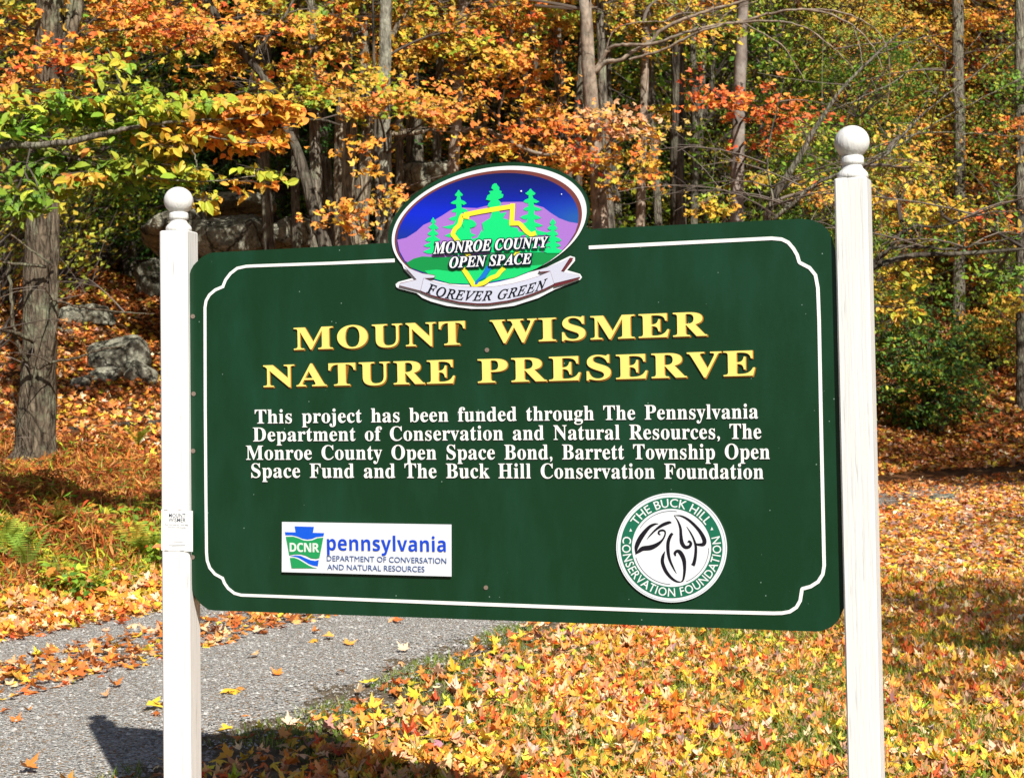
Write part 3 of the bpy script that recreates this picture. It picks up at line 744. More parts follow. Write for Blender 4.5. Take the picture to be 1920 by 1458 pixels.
for e_ in (tailL, tailR): layer('ribbon_tail', [e_], (206, 209, 228), clip=False, dw=0.0004)
layer('ribbon_line', [grow(main, 2.5)], MAR, clip=False)
layer('ribbon', [main], (208, 212, 232), clip=False)
mb = MB()
def rib(x, y, h):
    cx = 432 + (1412 - 432) * x
    k = (cx - 412) / (1450 - 412)
    base = 1130 + 170 * k + 0 * k - 4 * 78 * (k - k * k) * -1
    yb = np.interp(cx, [412, 500, 600, 700, 800, 900, 1000, 1100, 1200, 1300, 1400, 1470], [1118, 1150, 1174, 1187, 1193, 1193, 1186, 1173, 1152, 1126, 1092, 1064])
    sl_ = np.interp(cx, [412, 600, 800, 1000, 1200, 1450], [-0.25, -0.14, -0.02, 0.1, 0.24, 0.36])
    hh = 76.0
    X = cx + y * hh * (0.20 + 0.0 * sl_) ; Yy = yb - y * hh
    return 700 + X / 4.3636, 290 + Yy / 4.3636
lettering(mb, 'FOREVER GREEN', _ital, (0, 0), (1, 0), 1, 1, W[0] - 0.0005, W[0] + 0.0004, flatcol((14, 14, 30)), spacing=1.12, word=1.2, offset=0.022, warp=lambda x, y, h: rib(x, y, h))
epart('ribbon_lettering', mb, emblem); W[0] += 0.0012
mbk, mbw = MB(), MB()
for t_, a_, b_, h_, k_ in (('MONROE COUNTY', (490, 810), (1432, 755), 92, 84), ('OPEN SPACE', (622, 925), (1296, 890), 86, 82)):
    A_, B_ = E1(a_), E1(b_)
    for q_, (dx_, dy_) in enumerate(((-1.7, 0), (-1.2, -1.3), (0, -1.7), (1.4, -1.2), (2.4, 0.4), (2.6, 2.0), (1.2, 2.4), (-0.6, 2.0), (-1.4, 1.2))):
        lettering(mbk, t_, _boldit, A_, B_, h_ / 4.3636, k_ / 4.3636, W[0] - 0.0006, W[0] - 0.0003 + 0.00003 * q_, flatcol((10, 22, 48)), offset=0.012, spacing=1.02, word=0.9, dx=dx_, dy=dy_)
    lettering(mbw, t_, _boldit, A_, B_, h_ / 4.3636, k_ / 4.3636, W[0], W[0] + 0.0003, flatcol((244, 246, 250)), offset=0.012, spacing=1.02, word=0.9)
epart('lettering_outline', mbk, emblem); epart('emblem_lettering', mbw, emblem)

# the state plaque
mb = MB()
pl = [(528.6, 977.8), (846.6, 982.8), (846.8, 1080.2), (528.2, 1071.8)]
poly(mb, pl[::-1], 0.004, 0.010, flatcol((232, 236, 244)))
plaque = epart('plaque', mb, sign)
def P6(p): return (500 + p[0] / 5.0526, 940 + p[1] / 5.0526)
W[0] = 0.0108
def pl_layer(name, shapes, rgb):
    mb = MB()
    for s in shapes: poly(mb, [P6(p) for p in s], W[0] - 0.0006, W[0], flatcol(rgb))
    W[0] += 0.0008
    return epart(name, mb, plaque)
key_top = [(172, 288), (274, 290), (265, 233), (448, 238), (438, 294), (545, 297), (538, 328), (470, 335), (430, 352), (385, 358), (340, 350), (290, 330), (240, 318), (178, 318)]
key_mid = [(182, 332), (250, 330), (300, 345), (350, 366), (385, 370), (430, 366), (480, 345), (537, 340), (500, 532), (470, 540), (420, 535), (370, 510), (320, 497), (260, 498), (214, 508)]
key_wave = [(218, 518), (270, 508), (320, 512), (370, 535), (420, 555), (460, 560), (494, 552), (484, 612), (440, 605), (400, 590), (350, 558), (300, 530), (260, 520)]
key_bot = [(220, 532), (260, 530), (300, 545), (350, 575), (400, 605), (440, 622), (480, 630), (236, 630)]
pl_layer('keystone_blue_print', [key_top, key_wave], (16, 92, 226))
pl_layer('keystone_green_print', [key_mid, key_bot], (34, 158, 92))
mb = MB()
lettering(mb, 'DCNR', _sans, P6((218, 472)), P6((498, 478)), 82 / 5.05, 84 / 5.05, W[0] - 0.0005, W[0], flatcol((226, 240, 232)), spacing=0.92, offset=0.01)
epart('keystone_lettering', mb, plaque)
mb = MB()
lettering(mb, 'pennsylvania', _sans, P6((572, 458)), P6((1698, 474)), 138 / 5.05, 138 / 5.05, W[0] - 0.0005, W[0], flatcol((22, 74, 214)), spacing=1.03, offset=-0.002)
lettering(mb, 'DEPARTMENT OF CONVERSATION', str, P6((570, 560)), P6((1702, 586)), 50 / 5.05, 52 / 5.05, W[0] - 0.0005, W[0], flatcol((70, 100, 160)))
lettering(mb, 'AND NATURAL RESOURCES', str, P6((574, 642)), P6((1496, 665)), 50 / 5.05, 52 / 5.05, W[0] - 0.0005, W[0], flatcol((70, 100, 160)))
epart('plaque_lettering', mb, plaque)

# the round seal
def S7(p): return (1130 + p[0] / 5.8308, 900 + p[1] / 5.8308)
SCN = (754, 736)
def ring(r): return [S7(p) for p in ell(SCN, (r, 0.01 * r), (0.0, -r * 0.985), 128)]
mb = MB(); poly(mb, ring(606), 0.0005, 0.006, flatcol((236, 240, 246)))
seal = epart('seal', mb, sign)
mb = MB(); band(mb, ring(592), ring(587), 0.0061, 0.0066, flatcol((170, 178, 190))); epart('seal_line', mb, seal)
mb = MB(); band(mb, ring(558), ring(434), 0.0061, 0.0068, flatcol((28, 112, 84))); epart('seal_ring', mb, seal)
for a0, a1 in ((82, 148), (196, 268), (293, 360)):
    mb = MB()
    q = ell(SCN, (406, 4), (0, -400), 40, math.radians(a0), math.radians(a1))
    stroke(mb, [S7(p) for p in q], 5 / 5.83, 0.0061, 0.0068, flatcol((50, 60, 80)))
    epart('seal_line', mb, seal)
def arc_text(mb, text, a0, a1, r, h, inward):
    v, t = glyphs(text, 1.04, 1.0, 0.006, 3)
    ch = capheight(str)
    x0, x1 = v[:, 0].min(), v[:, 0].max()
    out = []
    th = np.radians(a0 + (a1 - a0) * (v[:, 0] - x0) / (x1 - x0))
    rr = r + (-1 if inward else 1) * v[:, 1] / ch * h
    px = [S7((SCN[0] + rr_ * math.cos(t_), SCN[1] - rr_ * 0.985 * math.sin(t_) + 0.01 * rr_ * math.cos(t_))) for rr_, t_ in zip(rr, th)]
    mb.add([B(a, b, 0.0074) for a, b in px], t, flatcol((240, 244, 246)))
mb = MB()
arc_text(mb, 'THE BUCK HILL', 147.5, 34.5, 449, 92, False)
arc_text(mb, 'CONSERVATION FOUNDATION', 166.5, 374.5, 541, 92, True)
for a_ in (156.5, 25.5):
    p = (SCN[0] + 488 * math.cos(math.radians(a_)), SCN[1] - 480 * math.sin(math.radians(a_)))
    poly(mb, [S7(q) for q in ((p[0] - 15, p[1] + 16), (p[0] + 16, p[1] + 12), (p[0] - 2, p[1] - 20))], 0.0069, 0.0074, flatcol((240, 244, 246)))
epart('seal_lettering', mb, seal)
mb = MB()
def leafline(pts, wid, n=60): stroke(mb, [S7(p) for p in pts], [w_ * 1.25 / 5.83 for w_ in wid], 0.0061, 0.0069, flatcol((26, 24, 34)), n)
leafline([(610, 474), (560, 482), (500, 520), (420, 620), (372, 720), (362, 806)], [4, 20, 30, 42, 36, 6])
leafline([(358, 808), (400, 772), (440, 745), (520, 735), (590, 705), (650, 655), (680, 600), (682, 560), (655, 545), (620, 555), (612, 580), (632, 596)], [6, 30, 40, 44, 34, 18, 14, 14, 18, 18, 16, 10])
leafline([(752, 462), (720, 462), (650, 490), (580, 540), (520, 600), (482, 646)], [10, 26, 28, 18, 12, 3])
leafline([(764, 578), (740, 610), (716, 680), (716, 780), (735, 870), (775, 960), (808, 1018)], [22, 28, 30, 28, 22, 14, 3])
leafline([(682, 774), (660, 830), (655, 900), (690, 990), (745, 1060), (800, 1100), (845, 1112)], [4, 26, 30, 30, 24, 18, 10])
leafline([(845, 1114), (878, 1090), (893, 1020), (896, 940), (886, 860), (850, 790), (815, 772), (790, 795), (797, 826)], [6, 16, 22, 28, 36, 36, 26, 24, 12])
leafline([(780, 383), (820, 440), (850, 520), (856, 600), (866, 680), (900, 728), (945, 725), (965, 690), (945, 665), (930, 680)], [3, 12, 22, 26, 34, 30, 28, 24, 18, 8])
leafline([(780, 383), (860, 390), (950, 440), (1050, 540), (1108, 640), (1105, 695), (1050, 702), (1005, 690)], [3, 14, 22, 28, 36, 34, 22, 12])
leafline([(918, 505), (960, 570), (995, 640), (1018, 720), (1015, 820), (1000, 900), (985, 930)], [3, 12, 16, 22, 26, 30, 34])
epart('leaf_emblem_print', mb, seal)

# posts
def lathe(mb, prof, c, axis_u, axis_v, axis_w, k=40, col=(1, 1, 1)):
    n = len(prof); v = []
    for r, z in prof:
        for i in range(k):
            a = 2 * math.pi * i / k
            v.append(c + axis_u * (r * math.cos(a)) + axis_v * (r * math.sin(a)) + axis_w * z)
    i = np.arange(k); f = np.stack([i, (i + 1) % k, k + (i + 1) % k, k + i], 1)
    mb.add(v, (f[None] + (np.arange(n - 1) * k)[:, None, None]).reshape(-1, 4), col)
def make_post(edge_top, edge_bot, side, rot, ball_r, seam, wpro):
    pt, pb = B(*edge_top, wpro), B(*edge_bot, wpro)
    ax = (pt - pb).normalized()
    base_t = (pb.z + 0.35) / ax.z
    foot = pb - ax * base_t
    c, s = math.cos(rot), math.sin(rot)
    nrm = BN * c + BU * s; nrm = (nrm - ax * nrm.dot(ax)).normalized()
    rt = ax.cross(nrm) * -1
    if rt.dot(BU) < 0: rt = -rt
    Lh = (pt - foot).length
    # square shaft with small bevels
    b = 0.005
    q = []
    sq = [(0, 0), (1, 0), (1, 1), (0, 1)]
    def ringat(z, ins):
        o = []
        for (u0, n0), (du, dn) in zip(((0, 0), (1, 0), (1, 1), (0, 1)), ((1, 1), (-1, 1), (-1, -1), (1, -1))):
            for first in (True, False):
                bu = b + ins if (first != (u0 == n0)) else ins
                bn = b + ins if (first == (u0 == n0)) else ins
                o.append((u0 * side + du * bu, n0 * side + dn * bn))
        return [foot + (rt if seam else -rt) * u + (-nrm) * n_ + ax * z for u, n_ in o]
    rings = [ringat(0, 0)] + [ringat(z, 0) for z in np.linspace(0.1, Lh - 0.004, 12)] + [ringat(Lh, 0.004)]
    v = [p for r in rings for p in r]
    k = 8; i = np.arange(k); f = np.stack([i, (i + 1) % k, k + (i + 1) % k, k + i], 1)
    mb = MB(); mb.add(v, (f[None] + (np.arange(len(rings) - 1) * k)[:, None, None]).reshape(-1, 4))
    top = rings[-1]; ctr = sum(top, Vector()) / 8
    mb.add(top + [ctr], np.stack([i, (i + 1) % k, np.full(k, k)], 1))
    post = mb.build('post', WHITE, sign, origin=SIGN_O)
    bm = bmesh.new(); bm.from_mesh(post.data); bmesh.ops.remove_doubles(bm, verts=bm.verts, dist=1e-6); bmesh.ops.recalc_face_normals(bm, faces=bm.faces); bm.to_mesh(post.data); bm.free()
    R = ball_r
    prof = [(r_ * R, z_ * R * 1.2) for r_, z_ in ((0.0, -0.02), (0.89, 0.0), (0.89, 0.17), (0.86, 0.26), (0.76, 0.37), (0.62, 0.48), (0.56, 0.60), (0.575, 0.68), (0.655, 0.71), (0.665, 0.80), (0.66, 0.98), (0.635, 1.06), (0.56, 1.10))]
    cz = 2.12 * R
    for a in np.linspace(-0.955, math.pi / 2, 22):
        prof.append((max(R * math.cos(a), 0.0005), cz + 0.95 * R * math.sin(a)))
    mb = MB(); lathe(mb, prof, ctr, rt, nrm, ax)
    fin = mb.build('finial', WHITE, post, smooth=True, origin=SIGN_O)
    bm = bmesh.new(); bm.from_mesh(fin.data); bmesh.ops.recalc_face_normals(bm, faces=bm.faces)
    for f_ in bm.faces: f_.smooth = True
    bm.to_mesh(fin.data); bm.free()
    return post, nrm, rt, ax
WP = 0.022
# front face edge next to the board of each post
post1, n1, r1, a1 = make_post((350.3, 431), (355.6, 1200), 0.101, math.radians(10), 0.0502, False, WP)
post2, n2, r2, a2 = make_post((1563.2, 334.5), (1584.4, 1245), 0.0945, math.radians(0), 0.0512, True, WP)
post1['label'] = 'white square post with a paper notice stapled to it'
post2['label'] = 'white square post beside the round seal, without a notice'

# paper notice stapled round the post
def build_notice():
    p_l, p_r = B(304.5, 956, WP + 0.006), B(344, 957, WP + 0.006)
    notice = thing('paper_notice', 'small white paper notice stapled to the face of the white sign post', 'notice', B(330, 1031, WP))
    O = notice.location.copy()
    PAPER = flat('laminated_paper', (0.78, 0.79, 0.80), 0.25, 0.5)
    pe = B(353.0, 800, WP)
    # frame of the post's front face
    def S(px, py, lift=0.0):
        r = rayd(px, py); p0 = pe + n1 * (0.0014 + lift)
        return CP + r * ((p0 - CP).dot(n1) / r.dot(n1))
    mb = MB()
    xs = np.linspace(302.5, 361.5, 16); ys = np.linspace(0, 1, 8)
    v = []
    for y in ys:
        for x in xs:
            k = max(0, (x - 346) / 16)
            v.append(S(x, (954.5 + 0.045 * (x - 303)) * (1 - y) + (1031.5 + 0.04 * (x - 303)) * y, 0.008 * k - 0.003 * k * math.sin(3 * y)))
    i = np.arange(16 * 8).reshape(8, 16)
    f = np.stack([i[:-1, :-1], i[1:, :-1], i[1:, 1:], i[:-1, 1:]], -1).reshape(-1, 4)
    mb.add(v, f)
    sh = mb.build('sheet', PAPER, notice, origin=O)
    so_ = sh.modifiers.new('thickness', 'SOLIDIFY'); so_.thickness = 0.0005; so_.offset = -1
    INK = flat('ink', (0.03, 0.045, 0.07), 0.4, 0.3)
    def ink(name, lines, m=INK):
        mb = MB()
        for t_, a_, b_, h_ in lines:
            v, t = glyphs(t_, 1.0, 1.0, 0.004, 2); ch = capheight(str)
            x = (v[:, 0] - v[:, 0].min()) / (v[:, 0].max() - v[:, 0].min())
            P_ = []
            for x_, y_ in zip(x, v[:, 1] / ch):
                xx = a_[0] + (b_[0] - a_[0]) * x_; k = max(0, (xx - 346) / 16)
                P_.append(S(xx, a_[1] + (b_[1] - a_[1]) * x_ - y_ * h_, 0.0008 + 0.008 * k))
            mb.add(P_, t)
        return mb.build(name, m, notice, origin=O)
    ink('notice_title', [('MOUNT', (316.5, 969.3), (347.5, 970.0), 7.4), ('WISMER', (316, 977.8), (348, 978.4), 7.4)])
    ink('notice_lettering', [('Scan this code for a trail map', (309.5, 984), (352.5, 985), 2.6), ('and more information', (314.5, 989), (348.5, 989.8), 2.6)])
    mb = MB()
    for y0, xa, xb in ((1014.5, 324, 343), (1020.3, 316, 349), (1023.4, 321, 345)):
        mb.add([S(xa, y0, 0.0008), S(xb, y0 + 0.4, 0.0008), S(xb, y0 + 1.1, 0.0008), S(xa, y0 + 0.7, 0.0008)], [(0, 3, 2, 1)])
    mb.build('ruled_line', INK, notice, origin=O)
    ST = flat('staple_steel', (0.16, 0.15, 0.13), 0.35, 0.6)
    for x, y in ((311, 955.3), (337, 955.2), (312, 1031.2), (341.5, 1031.5)):
        mb = MB()
        a, b_ = S(x - 3.4, y, 0.0014), S(x + 3.4, y + 0.2, 0.0014)
        tube(mb, [S(x - 3.4, y, -0.001), a, b_, S(x + 3.4, y + 0.2, -0.001)], 0.0006, 5)
        mb.build('staple', ST, notice, origin=O)
build_notice()

# ------------------------------------------------------------------ trees
TWIG = np.array((0.11, 0.09, 0.075))
TWIGP = np.array((0.22, 0.18, 0.15))
def P3(x, y, Y): return np.array(at(x, y, Y))
def bez(a, b, lift, rng, n=7, bend=0.12):
    a = np.asarray(a, float); b = np.asarray(b, float); L = np.linalg.norm(b - a)
    c = a + (b - a) * 0.5 + np.array([0, 0, lift * L]) + rng.normal(0, bend * L * 0.5, 3)
    t = np.linspace(0, 1, n)[:, None]
    return a * (1 - t) ** 2 + 2 * c * t * (1 - t) + b * t ** 2
def spray(mb, rng, root, tip, pal, size, tmpls, nleaf=26, spread=0.38, flat_=0.35, twig=TWIG, r0=0.008, sub=5, droop=0.4, jit=0.16):
    """one leafy branchlet from root to tip"""
    q = bez(root, tip, 0.06, rng, 5)
    L = np.linalg.norm(np.asarray(tip) - np.asarray(root))
    rr = np.linspace(r0, r0 * 0.35, 5)
    segs(mb, q[:-1], q[1:], rr[:-1], rr[1:], twig, 3)
    dirv = rng.normal(0, 1, (sub, 3)); dirv[:, 2] *= flat_; dirv /= np.linalg.norm(dirv, axis=1, keepdims=True)
    st = q[rng.integers(2, 5, sub)]; en = st + dirv * spread * rng.uniform(0.5, 1.15, (sub, 1))
    segs(mb, st, en, r0 * 0.35, r0 * 0.16, twig, 3)
    k = rng.integers(0, sub, nleaf); t = rng.uniform(0.15, 1.08, (nleaf, 1))
    P = st[k] * (1 - t) + en[k] * t + rng.normal(0, spread * 0.13, (nleaf, 3)) * np.array([1, 1, 0.6])
    P[:, 2] -= size * 0.25
    base = pick(pal, 1, rng, 0.10)[0]
    cols = pick(pal, nleaf, rng, jit) * 0.55 + base * 0.45 * rng.uniform(0.8, 1.2, (nleaf, 1))
    leaves(mb, P, size * rng.uniform(0.6, 1.2, nleaf), cols, rng, tmpls, up=0.30, sun=0.95, rand=0.55, droop=droop)
def blob_crown(mb, tw, rng, trunk, blobs, size, tmpls, nleaf=26, spread=0.38, flat_=0.35, droop=0.4, bark_r=0.03, twig=TWIG):
    """leafy masses: (centre, radii, sprays, palette); each hangs on a limb from the trunk"""
    trunk = np.asarray(trunk, float)
    for c, r, ns, pal in blobs:
        c = np.asarray(c, float); r = np.asarray(r, float)
        dd_ = np.linalg.norm(trunk - c, axis=1) + 0.7 * np.abs(trunk[:, 2] - c[2] + 0.25 * np.linalg.norm(trunk[:, :2] - c[:2], axis=1))
        a = trunk[np.argmin(dd_)]
        limb = bez(a, c, 0.08, rng, 9)
        rl = np.linspace(bark_r, bark_r * 0.35, 9)
        segs(mb, limb[:-1], limb[1:], rl[:-1], rl[1:], twig, 5)
        for _ in range(ns):
            d = rng.normal(0, 1, 3); d /= np.linalg.norm(d)
            p = c + r * d * rng.uniform(0.15, 1.0) ** 0.6
            root = limb[rng.integers(3, 9)]
            dd = p - root; L = np.linalg.norm(dd)
            if L > 1.2:                        # an intermediate branch
                mid = root + dd * max(0.35, 1 - 0.9 / L) + rng.normal(0, 0.1, 3)
                q = bez(root, mid, 0.05, rng, 4)
                segs(mb, q[:-1], q[1:], bark_r * 0.35, bark_r * 0.25, twig, 4)
                root = mid
            spray(mb, rng, root, p, pal, size, tmpls, nleaf, spread, flat_, twig, droop=droop)
def trunk_mesh(mb, pts, widths, rng, k=12, rough=0.06, n=28):
    """pts world, widths = radii in metres"""
    q = smooth_path(np.c_[np.asarray(pts, float), np.asarray(widths, float)], n)
    q[:, :2] += rng.normal(0, 0.012, (n, 2)) * q[:, 3:4] * 3
    tube(mb, q[:, :3], q[:, 3], k, (1, 1, 1), rough, rng)
    return q[:, :3]
def px_trunk(pts, Y, w, dY=0.0):
    """pixel polyline with pixel widths, bottom first, at depth Y; the foot is carried down to the ground"""
    n = len(pts); P, R = [], []
    for i, ((x, y), ww) in enumerate(zip(pts, w)):
        yy = Y + dY * i / max(1, n - 1)
        P.append(P3(x, y, yy)); R.append(ww * yy / F / 2)
    return P, R
def grounded(P, R, flare=1.35):
    x, y, z = P[0]
    g = g1(x, y)
    if z > g + 0.05:
        d = P[0] - P[1]; t = min((z - g) / max(0.1, abs(d[2])), 30) if d[2] < 0 else 0
        ex = np.array([x + np.clip(d[0] * t, -0.5, 0.5), y, g])
        zz = g1(ex[0], ex[1])
        P = [np.array([ex[0], ex[1], zz - 0.25]), np.array([ex[0], ex[1], zz + 0.12])] + P; R = [R[0] * flare, R[0] * flare * 0.93] + R
    else:
        P = [np.array([x, y, g - 0.3])] + P; R = [R[0] * 1.1] + R
    return P, R
def tree(name, label, px, Y, w, mat, seed, blobs=(), size=0.1, tmpls=T_STAR, nleaf=26, spread=0.38, group=None, dY=0.0, extra=(), bare=0, cat='tree', up=8.0, rough=0.06, twig=TWIG, flat_=0.35, droop=0.4, top=None, bark_r=0.022, k=12, limb_w=1.0):
    """a tree whose visible trunk follows photo pixels at depth Y; blobs are (x, y, rx, ry, depth radius, dY, sprays, palette)"""
    rng = np.random.default_rng(seed)
    P, R = px_trunk(px, Y, w, dY)
    P, R = grounded(P, R)
    d = (P[-1] - P[-2]); d /= np.linalg.norm(d)
    # the trunk goes on above the frame
    if up > 0:
        d = d * 0.6 + np.array([0, 0, 0.4]); d /= np.linalg.norm(d)
        P = P + [P[-1] + d * up * 0.5, P[-1] + d * up]; R = R + [R[-1] * 0.7, R[-1] * 0.3]
    root = thing(name, label, cat, (P[0][0], P[0][1], g1(P[0][0], P[0][1])), group)
    O = np.array(root.location)
    mb = MB()
    axis = trunk_mesh(mb, P, R, rng, k, rough)
    anch = [axis]
    for lp, lw in extra:                        # limbs that are part of the trunk
        q = smooth_path(np.array([list(P3(x, y, yy)) + [ww * yy / F / 2] for (x, y, yy), ww in zip(lp, lw)]), 5 * len(lp))
        anch.append(q[:, :3])
        q[1:-1, :3] += rng.normal(0, 0.005, (len(q) - 2, 3))
        tube(mb, q[:, :3], q[:, 3] * limb_w, 7, (1, 1, 1), 0.07, rng)
    anch = np.concatenate(anch)
    mb.build('trunk', mat, root, smooth=True, origin=O)
    mb = MB()
    bl = []
    for x, y, rx, ry, rd, dy, ns, pal in blobs:
        yy = Y + dy
        bl.append((P3(x, y, yy), (rx * yy / F, rd, ry * yy / F), ns, pal))
    if top:                                     # crown above the frame: (height above ground, radius, sprays, palette)
        for _ in range(top[2]):
            a = rng.uniform(0, 2 * math.pi); rr = top[1] * rng.uniform(0.2, 1)
            base = axis[-6]
            bl.append((base + np.array([rr * math.cos(a), 1.2 + abs(rr * math.sin(a)), rng.uniform(-1.0, 2.5)]), (1.4, 1.4, 0.9), 18, top[3]))
    blob_crown(mb, None, rng, anch, bl, size, tmpls, nleaf, spread, flat_, droop, bark_r, twig)
    for _ in range(bare):                       # bare twigs along the lower trunk
        a = anch[rng.integers(4, len(anch) - 4)] if len(anch) > 60 else axis[rng.integers(4, len(axis) - 4)]
        dirv = rng.normal(0, 1, 3); dirv[2] = abs(dirv[2]) * 0.25; dirv /= np.linalg.norm(dirv)
        L = rng.uniform(0.6, 1.9)
        q = bez(a, a + dirv * L, 0.12, rng, 6)
        segs(mb, q[:-1], q[1:], np.linspace(0.009, 0.004, 5), np.linspace(0.008, 0.003, 5), TWIGP, 4)
        for _ in range(5):
            b = q[rng.integers(2, 6)]; e = b + (dirv * 0.5 + rng.normal(0, 0.5, 3)) * rng.uniform(0.2, 0.7)
            q2 = bez(b, e, 0.1, rng, 4); segs(mb, q2[:-1], q2[1:], 0.004, 0.0025, TWIGP, 3)
    if mb.n: mb.build('crown', LEAF, root, origin=O)
    return root

pOR = mixpal((ORANGE, .66), (YELLOW, .10), (YGREEN, .14), (REDOR, .10))
pMAP = mixpal((ORANGE, .40), (YELLOW, .09), (YGREEN, .33), (REDOR, .09), (GREEN, .09))
pORR = mixpal((ORANGE, .6), (REDOR, .3), (YELLOW, .1))
pRED = mixpal((REDOR, .7), (ORANGE, .3))
pYG = mixpal((YGREEN, .55), (GREEN, .25), (YELLOW, .15), (ORANGE, .05))
pYEL = mixpal((YELLOW, .55), (YGREEN, .25), (ORANGE, .2))
pGRN = mixpal((GREEN, .75), (YGREEN, .25))
pDG = mixpal((DGREEN, .85), (GREEN, .15))
pOLV = mixpal((OLIVE, .7), (YGREEN, .15), (YELLOW, .1), (ORANGE, .05))
pMIX = mixpal((OLIVE, .3), (GREEN, .2), (ORANGE, .25), (YELLOW, .2), (REDOR, .05))
pGOLD = mixpal((YELLOW, .4), (ORANGE, .4), (OLIVE, .2))
pPALE = mixpal((TAN, .5), (ORANGE, .4), (YELLOW, .1))

# big rough-barked tree by the boulders
tree('maple_tree', 'thick rough-barked maple with a thin second stem, standing in ferns by the boulders',
     [(66, 850), (68, 790), (74, 700), (76, 600), (78, 480), (83, 300), (90, 120), (96, -60)], 18.0, [82, 72, 66, 62, 60, 58, 54, 50], barkmat('brown_maple_bark', (0.03, 0.022, 0.015), (0.19, 0.15, 0.105), (0.23, 0.24, 0.16), zs=0.22, sc=18), 11,
     blobs=[(40, 150, 90, 50, 0.9, -0.5, 9, pORR), (150, 60, 120, 60, 1.0, 0.5, 14, pMAP), (250, 40, 130, 60, 1.2, 1.0, 16, pOR), (20, 60, 70, 60, 0.8, 0, 6, pOR), (350, 60, 120, 60, 1.2, 1.5, 15, pORR), (60, -60, 160, 60, 1.5, 0, 9, pMAP), (130, 110, 90, 30, 0.8, -.6, 6, pORR)],
     extra=[([(80, 720, 17.9), (93, 660, 17.8), (101, 560, 17.8), (103, 420, 17.85), (106, 280, 17.9), (118, 120, 18), (135, -40, 18.1)], [16, 17, 18, 18, 18, 18, 17]),
            ([(95, 130, 18.0), (125, 90, 17.9), (146, 20, 18), (150, -60, 18)], [16, 20, 20, 18]),
            ([(60, 690, 17.7), (35, 650, 17.5), (24, 600, 17.4), (20, 540, 17.4), (15, 490, 17.4)], [8, 8, 7, 6, 5]),
            ([(70, 690, 17.7), (100, 678, 17.6), (140, 672, 17.6), (190, 655, 17.5), (235, 648, 17.5)], [7, 6, 5, 4, 3]),
            ([(62, 640, 17.7), (30, 625, 17.4), (0, 618, 17.2)], [10, 8, 6]),
            ([(85, 500, 17.7), (40, 495, 17.4), (5, 492, 17.2)], [7, 6, 4]),
            ([(95, 560, 17.7), (150, 575, 17.4), (230, 585, 17.3), (290, 588, 17.2)], [5, 4, 3, 2]),
            ([(100, 500, 17.7), (60, 470, 17.5), (20, 440, 17.4)], [5, 4, 3])],
     size=0.10, bare=9, top=(12, 3.5, 2, pMAP), tmpls=T_STAR)

# near tree reaching in: beech limb with large green to orange leaves
BEECH_Y = 12.5
pB1 = mixpal(([(0.20, 0.38, 0.03), (0.28, 0.47, 0.04), (0.13, 0.28, 0.03)], .72), (YGREEN, .25), (YELLOW, .03))
pB2 = mixpal(([(0.10, 0.21, 0.025), (0.15, 0.26, 0.03), (0.24, 0.32, 0.035)], .75), (YGREEN, .2), (ORANGE, .05))
pB3 = mixpal((YGREEN, .75), (YELLOW, .18), (ORANGE, .07))
pB4 = mixpal(([(0.88, 0.40, 0.05), (0.86, 0.30, 0.05), (0.88, 0.55, 0.07), (0.84, 0.22, 0.05)], .85), (YGREEN, .15))
tree('beech_tree', 'beech with large green to orange leaves on a limb reaching over the ball-topped post',
     [(-330, 1000), (-325, 700), (-318, 300), (-310, -60)], BEECH_Y, [60, 56, 50, 44], BARK, 12,
     blobs=[(-120, 260, 120, 80, 0.5, 0, 17, pB2), (20, 235, 90, 50, 0.5, -0.2, 17, pB1), (60, 190, 60, 30, 0.4, -0.2, 7, pB3), (140, 300, 120, 45, 0.5, 0, 29, pB2), (60, 335, 90, 45, 0.5, 0, 19, pB2), (230, 320, 90, 35, 0.4, 0, 19, pB2),
            (150, 205, 90, 35, 0.5, 0, 17, pB1), (250, 190, 90, 35, 0.5, 0, 22, pB3), (230, 240, 80, 25, 0.4, 0, 12, pB1), (320, 215, 70, 35, 0.45, 0, 19, pB3), (310, 275, 70, 28, 0.4, 0, 8, pGOLD),
            (390, 200, 60, 30, 0.4, 0, 12, pB3), (410, 245, 60, 30, 0.4, 0, 14, pB4), (480, 215, 60, 35, 0.4, 0.1, 26, pB4), (520, 195, 30, 20, 0.3, 0, 7, pB4), (475, 260, 50, 22, 0.3, 0, 12, pB4), (350, 325, 70, 18, 0.35, 0, 8, pB3), (480, 315, 30, 12, 0.2, 0, 3, pB3),
            (385, 365, 26, 18, 0.2, 0, 3, pB3), (205, 115, 22, 30, 0.2, 0, 3, pB3), (470, 345, 26, 10, 0.2, 0, 2, pB4), (30, 380, 70, 40, 0.4, -0.5, 10, pB2), (160, 335, 20, 14, .2, -.5, 3, pB4)],
     extra=[([(-318, 320, 12.50), (-150, 300, 12.40), (0, 276, 12.25), (90, 270, 12.15), (140, 264, 12.10), (190, 252, 12.10), (245, 240, 12.10), (300, 232, 12.20), (400, 225, 12.30), (500, 215, 12.30)], [26, 20, 15, 13, 12, 11, 8, 6, 4, 2]),
            ([(245, 240, 12.30), (230, 180, 12.30), (215, 120, 12.30), (200, 90, 12.30)], [4, 4, 3, 2]), ([(90, 270, 12.20), (150, 300, 12.30), (230, 325, 12.40), (300, 335, 12.40), (380, 340, 12.40), (480, 330, 12.40)], [7, 6, 5, 4, 3, 2]),
            ([(300, 232, 12.30), (350, 270, 12.30), (368, 300, 12.30), (370, 320, 12.30)], [4, 3, 3, 2]), ([(330, 235, 12.30), (420, 262, 12.30), (500, 268, 12.30)], [4, 3, 2])],
     size=0.10, tmpls=T_OVAL, nleaf=13, spread=0.24, flat_=0.22, bark_r=0.008, up=4.0, droop=1.0)

